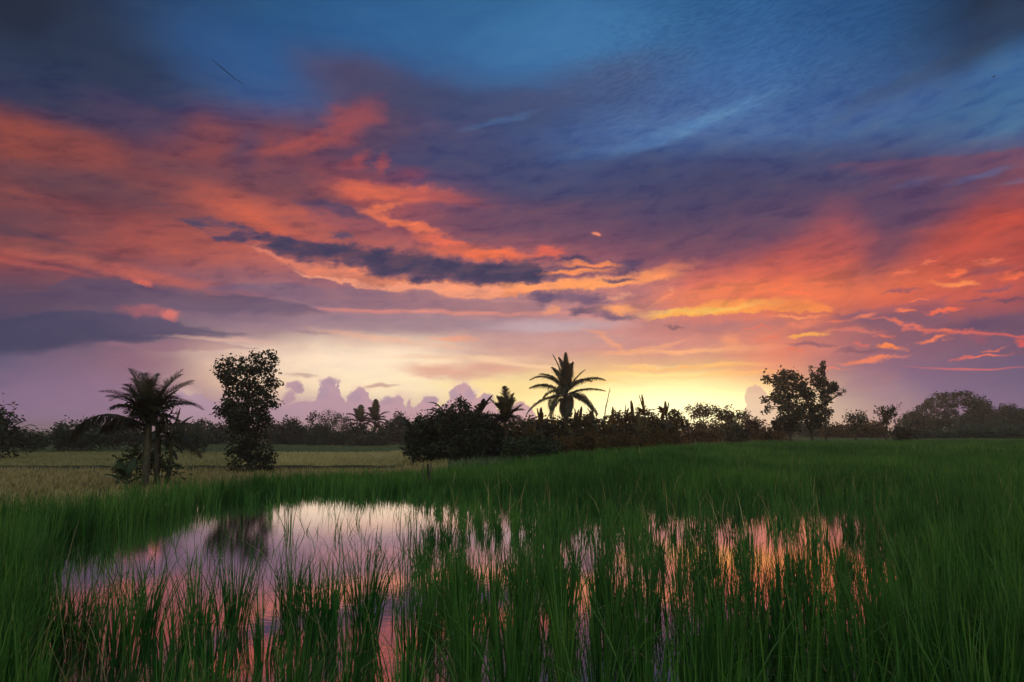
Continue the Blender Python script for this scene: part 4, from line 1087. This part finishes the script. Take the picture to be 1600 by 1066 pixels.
SHARED = {'WS': WS, 'WS+': turned(WS, R(6)), 'WS-': turned(WS, R(-6)), 'WR': WR, 'WR+': turned(WR, R(6)), 'WR-': turned(WR, R(-6)), 'WF': WF, 'WP': P0, 'WX': vmath('ADD', WR, vmath('SUBTRACT', WF, P0)), 'WH': warp(P0, (15, 12), (13, 11), 4, 0.62, (19, 271)),
          'EY': EY, 'sky': sky, 'ripples': ripc, 'grain': fgc, 'mottle': moc, 'brk': brk}
ENV = {}
WS, WR, WF, WP, WX, WH = 'WS', 'WR', 'WF', 'WP', 'WX', 'WH'
MARGIN = {WS: (24, 11), WR: (18, 6), WF: (6, 5), WP: (0, 0), WX: (24, 11), WH: (5, 4)}
TURNED = {WS: (('WS', 0.0), ('WS+', R(6)), ('WS-', R(-6))), WR: (('WR', 0.0), ('WR+', R(6)), ('WR-', R(-6))), WF: (('WF', 0.0),), WP: (('WP', 0.0),), WX: (('WX', 0.0),), WH: (('WH', 0.0),)}
# upper blue and dusky clouds
blob(110, 60, 190, 95, 8, (44, 56, 80), .75, .7, WS)
blob(30, 10, 90, 40, 0, (36, 42, 58), .7, .7, WS)
blob(760, 40, 300, 70, 0, (56, 108, 158), .5, .8, WS)
blob(900, 60, 130, 70, -10, (66, 120, 170), .7, .8, WS)
blob(350, 75, 120, 55, 10, (48, 88, 140), .6, .8, WS)
blob(570, 138, 92, 44, 14, (82, 72, 100), .85, .7, WS)
blob(720, 165, 150, 28, 4, (62, 72, 108), .8, .7, WS)
blob(820, 165, 110, 18, -8, (70, 80, 118), .7, .7, WS)
blob(940, 120, 100, 26, -6, (74, 82, 118), .6, .8, WR)
blob(730, 250, 110, 50, 5, (66, 72, 110), .7, .8, WS)
blob(780, 190, 50, 4, -12, (82, 116, 160), .45, .95, WR)
blob(1090, 195, 90, 10, -14, (92, 138, 184), .75, .9, WR)
blob(1000, 225, 100, 8, -6, (84, 118, 166), .5, .9, WR)
blob(1420, 130, 170, 14, -17, (62, 82, 116), .7, .8, WR)
blob(1560, 50, 90, 34, -28, (46, 64, 92), .85, .7, WS)
blob(1590, 110, 60, 40, 0, (66, 112, 158), .6, .9, WS)
blob(1330, 180, 200, 24, -4, (76, 106, 154), .5, .9, WS)
blob(1060, 270, 260, 26, 2, (66, 74, 112), .75, .8, WS)
blob(1150, 310, 240, 40, 3, (72, 68, 102), .7, .8, WS)
band([(1290, 262), (1400, 250), (1480, 245), (1560, 234), (1640, 222)], [(1290, 264), (1400, 280), (1500, 275), (1640, 262)], (94, 74, 104), 2.5, WR, .8, (122, 78, 100), 9)
blob(1430, 286, 36, 5, -6, (98, 104, 146), .8, .8, WR)
blob(1530, 277, 44, 5, -8, (100, 108, 150), .8, .8, WR)
blob(1600, 282, 30, 4, 0, (100, 104, 140), .6, .8, WR)
# ripples (mackerel sky) at the top right
X, Y = c2(1180, 70)
feature(lambda sky: mixc(ellipse(WS, X, Y, 330, 120, R(8), 1.25, 0.55, .42), sky, mixc(1.0, sky, ENV['ripples'], 'MULTIPLY')), (X - 420, X + 420, Y - 165, Y + 165), WS)
# red masses on the left
blob(40, 222, 110, 30, 4, (150, 76, 66), .8, .85, WS)
blob(130, 240, 120, 22, 6, (134, 72, 72), .6, .9, WS)
blob(110, 282, 90, 18, 2, (96, 66, 76), .7, .8, WS)
blob(325, 228, 36, 40, -20, (140, 74, 74), .6, .9, WS)
blob(225, 185, 80, 26, 10, (80, 66, 94), .7, .8, WS)
blob(300, 270, 80, 16, 5, (104, 70, 82), .6, .8, WS)
blob(376, 240, 20, 30, 0, (96, 70, 94), .8, .7, WS)
blob(560, 190, 40, 20, -35, (152, 78, 84), .85, .85, WX)
blob(540, 178, 26, 16, -20, (146, 76, 84), .6, .9, WX)
blob(480, 222, 52, 13, -20, (164, 82, 80), .8, .85, WX)
blob(425, 236, 36, 10, -15, (156, 80, 80), .75, .85, WX)
blob(470, 280, 70, 22, 10, (108, 72, 88), .7, .8, WS)
blob(562, 252, 18, 10, -35, (164, 78, 80), .7, .85, WR)
blob(600, 256, 9, 14, 20, (164, 78, 82), .7, .85, WR)
blob(645, 275, 20, 8, 0, (140, 72, 92), .6, .9, WR)
blob(250, 302, 60, 10, 4, (150, 80, 74), .7, .8, WR)
blob(60, 306, 60, 8, 4, (136, 76, 78), .6, .8, WR)
blob(240, 375, 150, 24, 8, (170, 86, 78), .65, .9, WS)
blob(400, 330, 100, 26, 8, (206, 100, 78), .85, .8, WR)
blob(360, 355, 60, 20, 20, (192, 96, 78), .6, .8, WR)
blob(60, 368, 60, 7, 6, (92, 66, 80), .8, .7, WR)
blob(110, 398, 90, 10, 6, (122, 76, 80), .7, .8, WR)
blob(200, 424, 160, 9, 5, (200, 102, 88), .7, .8, WR)
blob(60, 417, 70, 4, 4, (180, 90, 84), .6, .9, WR)
blob(180, 288, 150, 20, 3, (106, 70, 80), .75, .85, WS)
blob(425, 292, 90, 24, 8, (110, 72, 86), .75, .85, WS)
blob(60, 345, 110, 16, 3, (106, 70, 80), .6, .9, WR)
blob(290, 335, 90, 14, 4, (118, 74, 82), .6, .9, WR)
blob(480, 350, 60, 12, 12, (150, 88, 90), .5, .9, WR)
# orange layers above the long dark cloud
blob(620, 303, 90, 13, 2, (222, 108, 82), .9, .7, WX)
blob(690, 310, 60, 8, 6, (186, 88, 84), .7, .8, WX)
blob(530, 328, 66, 9, 6, (90, 72, 98), .9, .6, WX)
blob(600, 326, 30, 5, -12, (230, 118, 84), .8, .7, WX)
blob(630, 350, 62, 7, 14, (238, 120, 84), .9, .7, WX)
blob(560, 352, 70, 12, 10, (160, 90, 96), .7, .8, WX)
blob(700, 378, 40, 7, 6, (226, 108, 84), .85, .7, WX)
blob(745, 374, 26, 4, 0, (120, 82, 100), .7, .7, WX)
blob(760, 397, 72, 7, 4, (242, 116, 78), .95, .7, WX)
blob(862, 394, 24, 9, -6, (226, 104, 84), .95, .6, WX)
blob(535, 369, 18, 6, 0, (96, 78, 100), .9, .5, WX)
blob(800, 330, 110, 24, 4, (110, 76, 98), .6, .8, WS)
# glow under the long dark cloud, then the cloud itself
band([(395, 380), (470, 412), (540, 412), (575, 412), (610, 430), (650, 440), (700, 436), (800, 446), (900, 436), (985, 428)],
     [(395, 386), (440, 412), (500, 432), (560, 446), (640, 452), (700, 460), (740, 467), (790, 466), (860, 452), (985, 446)], (214, 122, 104), 3, WX, .95, (250, 156, 100))
band([(470, 425), (600, 446), (700, 440), (790, 448)], [(470, 431), (600, 452), (700, 464), (750, 469), (790, 462)], (246, 158, 124), 2.5, WX, .9)
band([(290, 344), (318, 338), (345, 340), (362, 350), (400, 362), (441, 369), (464, 374), (505, 380), (550, 379), (610, 384), (650, 394), (690, 404), (729, 406), (800, 404), (848, 404), (905, 400), (940, 405), (975, 416), (1010, 420)],
     [(290, 346), (340, 374), (375, 381), (410, 383), (440, 402), (480, 415), (525, 416), (566, 411), (580, 430), (612, 434), (650, 445), (687, 434), (720, 440), (760, 446), (800, 449), (840, 446), (870, 438), (900, 432), (944, 427), (985, 426), (1010, 424)],
     (92, 74, 96), 5.0, WX, .97, (76, 68, 98), 6.0, True)
band([(400, 366), (464, 378), (550, 383), (640, 396), (729, 410), (840, 409)], [(400, 380), (470, 404), (570, 405), (600, 424), (650, 434), (730, 434), (840, 440)], (68, 64, 90), 8, WX, .85)
blob(930, 412, 44, 4, 4, (246, 140, 90), .95, .6, WX)
blob(900, 424, 50, 4, 3, (250, 146, 92), .9, .6, WX)
blob(880, 418, 26, 4, 2, (110, 82, 104), .7, .6, WX)
blob(980, 412, 24, 6, 4, (88, 74, 106), .85, .6, WX)
blob(1055, 418, 34, 8, -10, (238, 134, 96), .8, .7, WX)
blob(1030, 412, 24, 6, 2, (150, 92, 104), .6, .7, WX)
blob(1020, 433, 46, 8, 2, (250, 152, 98), .9, .7, WX)
blob(900, 445, 100, 6, -3, (255, 160, 98), .95, .6, WX)
blob(830, 450, 40, 5, -4, (252, 158, 108), .9, .6, WX)
blob(967, 437, 24, 4, 0, (90, 76, 104), .9, .6, WX)
# mauve lens clouds below
band([(318, 444), (400, 442), (500, 443), (560, 448), (640, 456), (740, 470), (830, 472)], [(318, 446), (420, 462), (540, 484), (650, 489), (740, 494), (830, 498)], (120, 96, 120), 2.5, WS, .85, (172, 124, 128), 6)
blob(700, 489, 150, 3.5, 3, (232, 148, 130), .75, .8, WS)
blob(560, 486, 60, 4, 3, (214, 132, 126), .7, .8, WS)
blob(690, 508, 160, 11, 3, (160, 130, 142), .8, .8, WR)
blob(500, 512, 110, 9, 2, (170, 134, 144), .7, .8, WR)
blob(495, 519, 34, 3, -3, (150, 110, 122), .9, .6, WR)
blob(620, 532, 100, 4, 5, (246, 178, 140), .85, .8, WR)
blob(710, 528, 36, 3, -3, (240, 160, 130), .8, .7, WR)
blob(700, 548, 140, 8, 4, (206, 160, 150), .75, .8, WR)
# left purple banks
band([(0, 470), (60, 452), (110, 438), (150, 434), (204, 436), (236, 447), (260, 454), (297, 461), (360, 460), (400, 463), (461, 474), (518, 489)],
     [(0, 482), (100, 474), (198, 476), (260, 484), (330, 490), (420, 491), (518, 490)], (92, 74, 98), 3, WR, .9, (104, 84, 108), 5)
band([(-40, 500), (60, 492), (143, 488), (204, 490), (250, 497), (287, 509), (340, 515), (395, 522)], [(-40, 556), (60, 552), (127, 541), (255, 532), (319, 528), (395, 524)], (70, 68, 96), 3, WR, .93, (84, 76, 104), 7)
blob(350, 530, 70, 3, 2, (232, 180, 162), .7, .8, WR)
band([(178, 537), (240, 534), (310, 530), (360, 536), (402, 544)], [(178, 541), (270, 545), (320, 546), (402, 546)], (140, 104, 122), 2, WR, .85, (166, 122, 132))
blob(222, 440, 20, 5, 22, (226, 112, 92), .9, .6, WF)
blob(205, 434, 20, 4, 0, (176, 92, 90), .7, .7, WF)
blob(228, 487, 34, 8, 2, (176, 98, 102), .85, .7, WF)
blob(268, 491, 13, 8, 12, (240, 122, 100), .95, .6, WF)
blob(200, 562, 60, 20, 0, (160, 110, 124), .4, .9, WS)
blob(350, 566, 50, 30, 0, (232, 196, 172), .5, .95, WS)
# bright lower sky
blob(570, 568, 140, 30, 3, (264, 236, 206), .85, .9, WS)
blob(620, 600, 140, 26, 0, (264, 240, 200), .75, .9, WS)
blob(700, 583, 60, 8, 4, (226, 168, 146), .85, .7, WR)
blob(770, 575, 60, 9, 2, (224, 160, 142), .8, .8, WR)
blob(720, 560, 100, 4, 3, (244, 200, 164), .7, .8, WR)
blob(800, 566, 70, 4, 6, (250, 208, 168), .8, .8, WR)
blob(760, 600, 70, 8, 0, (255, 226, 160), .7, .8, WR)
blob(590, 603, 26, 2.5, 2, (196, 150, 140), .8, .7, WR)
blob(472, 587, 26, 2.5, 2, (196, 160, 150), .7, .7, WR)
blob(860, 510, 90, 9, 0, (196, 170, 176), .8, .8, WR)
blob(420, 500, 180, 26, 3, (150, 122, 138), .35, .95, WS)
blob(860, 536, 100, 10, 0, (200, 156, 152), .6, .8, WS)
# orange cloudlets and dark scraps above the palm
blob(854, 465, 24, 9, 0, (96, 82, 112), .9, .6, WX)
blob(906, 466, 36, 10, 8, (112, 90, 116), .85, .6, WX)
blob(862, 484, 18, 5, 0, (240, 156, 116), .85, .6, WX)
blob(921, 486, 20, 6, 0, (88, 78, 108), .9, .6, WX)
blob(960, 494, 34, 6, 6, (116, 92, 118), .9, .6, WX)
blob(955, 465, 24, 3, -6, (240, 162, 130), .7, .7, WX)
blob(978, 483, 40, 7, 2, (252, 164, 106), .9, .7, WX)
blob(1010, 478, 22, 7, 6, (170, 108, 112), .8, .7, WX)
blob(1040, 465, 26, 3, -38, (230, 144, 112), .7, .8, WX)
band([(1012, 499), (1060, 482), (1120, 470), (1190, 468), (1260, 468), (1300, 480)], [(1012, 500), (1050, 496), (1100, 493), (1150, 490), (1200, 486), (1260, 486), (1300, 488)], (255, 178, 84), 4, WF, .95, (250, 148, 76), 2.0)
blob(1110, 483, 90, 5, -4, (255, 204, 100), .8, .8, WX)
blob(1150, 460, 120, 14, -3, (250, 140, 84), .5, .9, WS)
band([(1300, 491), (1391, 478), (1440, 468), (1480, 465)], [(1300, 494), (1391, 520), (1440, 520), (1480, 500)], (132, 90, 108), 2.0, WF, .9, None, 12)
blob(1120, 512, 110, 9, 0, (180, 118, 118), .75, .8, WX)
blob(1055, 512, 16, 2, 0, (126, 88, 96), .8, .7, WX)
# salmon wisps right of the palm
blob(952, 534, 40, 4, 26, (240, 162, 124), .75, .8, WR)
blob(1060, 549, 110, 4, -2, (248, 176, 126), .9, .8, WR)
blob(1030, 541, 36, 3, -10, (244, 168, 124), .7, .8, WR)
blob(1132, 536, 10, 12, 40, (246, 156, 110), .7, .8, WR)
blob(1020, 573, 50, 3, 0, (254, 204, 142), .8, .8, WR)
blob(1140, 569, 44, 4, 2, (252, 190, 110), .85, .8, WR)
blob(1020, 586, 90, 4, 0, (255, 214, 132), .9, .8, WR)
blob(1080, 604, 90, 3, -3, (226, 164, 122), .7, .8, WR)
blob(1000, 612, 130, 9, 0, (255, 226, 134), .7, .9, WR)
blob(1110, 620, 70, 3, 0, (212, 164, 112), .6, .8, WR)
blob(1210, 570, 60, 50, 0, (240, 140, 108), .5, .9, WS)
# virga and red masses on the right
blob(1385, 385, 70, 34, -50, (110, 72, 92), .75, .9, WS)
blob(1420, 320, 120, 36, -15, (92, 70, 100), .75, .8, WS)
blob(1080, 375, 170, 34, 2, (102, 74, 98), .7, .9, WS)
blob(1215, 350, 90, 30, -10, (98, 72, 98), .6, .9, WS)
blob(1270, 395, 66, 40, -40, (196, 90, 80), .6, .9, WS)
blob(1520, 370, 120, 34, -32, (196, 84, 70), .65, .95, WS)
blob(1570, 335, 60, 24, -25, (190, 76, 66), .6, .9, WS)
blob(1290, 455, 150, 24, -3, (238, 118, 80), .65, .95, WS)
blob(1500, 455, 110, 20, -4, (206, 94, 80), .6, .9, WR)
blob(1600, 300, 60, 20, -10, (130, 72, 84), .7, .9, WS)
blob(1545, 424, 30, 7, 0, (150, 80, 86), .8, .7, WR)
blob(1490, 444, 32, 4, 8, (252, 142, 84), .95, .6, WX)
blob(1502, 426, 16, 4, -4, (244, 116, 76), .9, .6, WX)
blob(1588, 430, 26, 4, -4, (246, 112, 76), .9, .6, WX)
blob(1580, 471, 30, 3, 2, (110, 76, 94), .8, .7, WX)
blob(1536, 507, 60, 9, 0, (98, 76, 104), .85, .7, WX)
blob(1590, 500, 30, 12, 0, (110, 80, 104), .7, .7, WX)
band([(1340, 496), (1388, 502), (1420, 508), (1455, 511), (1519, 516), (1570, 519), (1640, 522)], [(1340, 498), (1388, 505), (1410, 513), (1455, 517), (1500, 521), (1570, 525), (1640, 528)], (232, 120, 98), 3.0, WX, .85, (226, 98, 88))
blob(1417, 488, 11, 3, -8, (250, 124, 84), .95, .6, WX)
blob(1464, 488, 20, 3, 0, (246, 110, 80), .95, .6, WX)
blob(1268, 525, 30, 3.5, -4, (255, 172, 84), .95, .6, WX)
blob(1250, 505, 26, 6, -8, (242, 132, 100), .7, .8, WX)
blob(1345, 495, 22, 4, -8, (246, 130, 96), .8, .7, WX)
blob(1240, 493, 36, 2.5, 3, (252, 150, 96), .85, .7, WX)
blob(1330, 518, 40, 3, 5, (220, 118, 104), .7, .7, WX)
blob(1406, 540, 17, 4, 12, (255, 136, 74), .95, .6, WX)
blob(1468, 530, 24, 3, -10, (250, 126, 88), .9, .6, WX)
blob(1356, 537, 9, 3, 0, (212, 108, 100), .8, .6, WX)
blob(1356, 561, 42, 4, -5, (244, 130, 92), .95, .6, WX)
blob(1525, 557, 34, 2.5, -6, (238, 112, 86), .9, .6, WX)
blob(1510, 576, 74, 2, 0, (222, 108, 100), .9, .7, WS)
blob(1597, 534, 14, 6, 0, (216, 92, 84), .9, .6, WX)
blob(1530, 530, 14, 5, 0, (150, 86, 104), .7, .7, WX)
for q in ((1440, 470, 9, 2, 0), (1395, 503, 12, 2, 8), (1300, 502, 16, 2.5, -10), (1385, 525, 20, 2, 4), (1545, 545, 20, 2, -4), (1480, 515, 16, 2.5, 4), (1420, 425, 14, 3, -10), (1560, 405, 22, 4, -12), (1455, 405, 12, 3, -16), (1230, 548, 16, 2, 0), (1300, 578, 24, 2, -3), (1195, 530, 22, 2, -4), (1170, 512, 20, 2, 2)):
    blob(*q, (236, 118, 88), .75, .7, WX)
for q in ((1525, 470, 26, 3, 2), (1450, 500, 26, 3, 3), (1560, 452, 22, 3, -3), (1410, 452, 20, 2.5, 0), (1345, 548, 40, 3, -2), (1275, 540, 30, 3, 0), (1590, 548, 30, 3, 0)):
    blob(*q, (124, 84, 104), .7, .75, WX)
# crescent lit scrap
blob(932, 366, 6.5, 3.0, 14, (240, 142, 108), .9, .5, WP)
blob(930, 369.5, 6.5, 2.6, 16, (112, 74, 96), .9, .4, WP)
# low lavender bank, soft at the left and right
blob(120, 640, 200, 46, 0, (146, 116, 144), .6, .9, WS)
blob(1480, 640, 240, 50, 0, (124, 102, 134), .6, .9, WS)
blob(1350, 640, 70, 50, 0, (152, 116, 142), .7, .8, WS)
blob(1360, 600, 40, 14, -10, (158, 108, 124), .5, .8, WS)
# fiery streaks over the glow
for q in ((1100, 590, 70, 3, -2), (1165, 583, 40, 2.5, 0), (960, 600, 60, 3, 2), (1060, 575, 60, 2.5, 0), (1180, 600, 30, 2, -3), (1120, 607, 50, 2, 0)):
    blob(*q, (255, 168, 84), .7, .8, WX)
# sunset glow on the horizon
blob(1020, 648, 230, 54, 0, (272, 234, 142), .9, .95, WP)
blob(1045, 652, 170, 42, 0, (310, 300, 232), 1.0, .95, WP)
# pale lit rims first, then the lavender towers
for (px, py, rx, ry) in ((514, 594, 16, 8), (563, 609, 12, 8), (627, 620, 14, 8), (672, 624, 15, 8), (721, 600, 14, 8), (737, 614, 12, 9), (290, 615, 18, 9)):
    blob(px, py, rx, ry, 0, (238, 204, 186), .5, .7, WH)
# cumulus skyline
band([(256, 652), (262, 640), (272, 618), (278, 611), (288, 613), (296, 619), (306, 616), (322, 622), (340, 634), (380, 640), (419, 641), (440, 634), (450, 635), (461, 629), (480, 628), (496, 626), (501, 621), (503, 604), (502, 593), (508, 591), (515, 589), (528, 592), (529, 600),
      (526, 604), (533, 610), (535, 620), (540, 632), (543, 621), (553, 611), (558, 605), (566, 605), (577, 617), (581, 626), (593, 629), (601, 624), (614, 621), (628, 617), (638, 620), (633, 632), (636, 641), (645, 640), (655, 630), (664, 621), (682, 622), (685, 640),
      (696, 630), (703, 622), (705, 612), (714, 602), (722, 596), (732, 601), (740, 612), (748, 624), (754, 616), (762, 617), (770, 625), (776, 638), (782, 642), (792, 640), (800, 634), (808, 628), (818, 629), (828, 638), (840, 652)], [(256, 690), (840, 690)], (180, 148, 168), 2.2, WH, .97, (206, 160, 168))
blob(459, 602, 13, 7, -6, (186, 150, 164), .95, .3, WH)
blob(466, 608, 8, 7, 0, (186, 150, 164), .95, .3, WH)
blob(451, 622, 9, 14, 30, (188, 150, 164), .9, .4, WH)
for (px, py, rx, ry) in ((515, 596, 14, 6), (505, 612, 9, 9), (554, 619, 9, 8), (606, 626, 10, 6), (672, 626, 12, 6), (735, 617, 9, 8), (709, 616, 7, 7), (762, 621, 9, 6), (268, 630, 9, 10), (306, 622, 11, 6)):
    blob(px, py, rx, ry, 0, (184, 152, 168), .9, .4, WH)
band([(1163, 652), (1165, 614), (1170, 606), (1180, 602), (1190, 606), (1198, 615), (1206, 624), (1222, 640)], [(1163, 690), (1222, 690)], (200, 146, 150), 3.0, WH, .6)
band([(1296, 640), (1312, 606), (1330, 592), (1350, 586), (1372, 590), (1392, 600), (1420, 640)], [(1296, 690), (1420, 690)], (152, 116, 140), 5.0, WF, .35)

# --- rest of the dome, behind and above the camera: Sky Texture, brightened and warmed to fill the foreground
bm = math_('MAXIMUM', mrange(math_('ABSOLUTE', AX), R(52) * F, R(95) * F), mrange(EY, 37.0 / 57.3 * F, 62.0 / 57.3 * F))
base_sky = sky
def background(col):
    b = N('ShaderNodeBackground'); LK(col, b.inputs[0]); b.inputs[1].default_value = 1.0
    return b.outputs[0]
def choose(f, a, b):
    n = N('ShaderNodeMixShader'); LK(f, n.inputs[0]); LK(a, n.inputs[1]); LK(b, n.inputs[2])
    return n.outputs[0]
def stretch(x0, x1, y0, y1):
    """one stretch of the sky as a node group that only works out the clouds that reach it"""
    global nt, LK
    mine = [f for f, (a, b, c, d) in FEATS if b > x0 and a < x1 and d > y0 and c < y1]
    outer_nt = nt
    g = bpy.data.node_groups.new('sky_stretch', 'ShaderNodeTree')
    nt = g; LK = g.links.new
    gi = N('NodeGroupInput')
    for k in SHARED:
        t = 'NodeSocketColor' if k in ('sky', 'ripples', 'grain', 'mottle') else ('NodeSocketFloat' if k in ('EY', 'brk') else 'NodeSocketVector')
        g.interface.new_socket(k, in_out='INPUT', socket_type=t)
    g.interface.new_socket('Color', in_out='OUTPUT', socket_type='NodeSocketColor')
    for k in SHARED: ENV[k] = gi.outputs[k]
    col = ENV['sky']
    for f in mine: col = f(col)
    band_m = math_('MULTIPLY', mrange(ENV['EY'], 130, 230, 0.12, 1.0), mrange(ENV['EY'], 520, 420, 0.15, 1.0))
    col = mixc(math_('MULTIPLY', band_m, 0.75), col, mixc(1.0, col, ENV['mottle'], 'MULTIPLY'))
    col = mixc(mrange(ENV['EY'], 40, 130, 0.2, 0.45), col, mixc(1.0, col, ENV['grain'], 'MULTIPLY'))
    go = N('NodeGroupOutput'); LK(col, go.inputs[0])
    nt = outer_nt; LK = nt.links.new
    gn = N('ShaderNodeGroup'); gn.node_tree = g
    for k in SHARED: LK(SHARED[k], gn.inputs[k])
    return background(gn.outputs[0])
def region(x0, x1, y0, y1, nx, ny):
    if nx == 0 and ny == 0: return stretch(x0, x1, y0, y1)
    if nx >= ny:
        xm = 0.5 * (max(x0, -760) + min(x1, 760))
        return choose(math_('GREATER_THAN', AX, xm), region(x0, xm, y0, y1, nx - 1, ny), region(xm, x1, y0, y1, nx - 1, ny))
    ym = max(y0, 0) + 0.5 * (min(y1, 660) - max(y0, 0)) * 0.92
    return choose(math_('GREATER_THAN', EY, ym), region(x0, x1, y0, ym, nx, ny - 1), region(x0, x1, ym, y1, nx, ny - 1))
front = region(-9e9, 9e9, -9e9, 9e9, 3, 3)
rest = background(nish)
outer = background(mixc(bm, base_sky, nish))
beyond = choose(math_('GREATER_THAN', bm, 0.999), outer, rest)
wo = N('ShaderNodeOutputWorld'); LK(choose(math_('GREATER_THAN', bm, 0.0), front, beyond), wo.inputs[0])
world.cycles.sampling_method = 'MANUAL'
world.cycles.sample_map_resolution = 512

sl = bpy.data.lights.new('sun', 'SUN')
sl.energy = SUN_E; sl.angle = R(0.6); sl.color = (1.0, 0.62, 0.34)
so = bpy.data.objects.new('sun', sl); COL.objects.link(so)
sd = Vector((math.sin(SUN_AZ) * math.cos(SUN_EL), math.cos(SUN_AZ) * math.cos(SUN_EL), math.sin(SUN_EL)))
so.rotation_euler = (-sd).to_track_quat('-Z', 'Y').to_euler()
so.location = (30, 60, 40)

scene.view_settings.view_transform = 'Standard'
scene.view_settings.look = 'None'
scene.view_settings.exposure = 0.0
scene.view_settings.gamma = 1.0
scene.render.engine = 'CYCLES'
scene.cycles.use_denoising = True
scene.cycles.denoising_input_passes = 'RGB_ALBEDO_NORMAL'
scene.cycles.denoising_prefilter = 'ACCURATE'
scene.cycles.max_bounces = 6
scene.cycles.diffuse_bounces = 2
scene.cycles.glossy_bounces = 3
scene.cycles.transmission_bounces = 3
scene.cycles.transparent_max_bounces = 4
scene.cycles.volume_bounces = 0
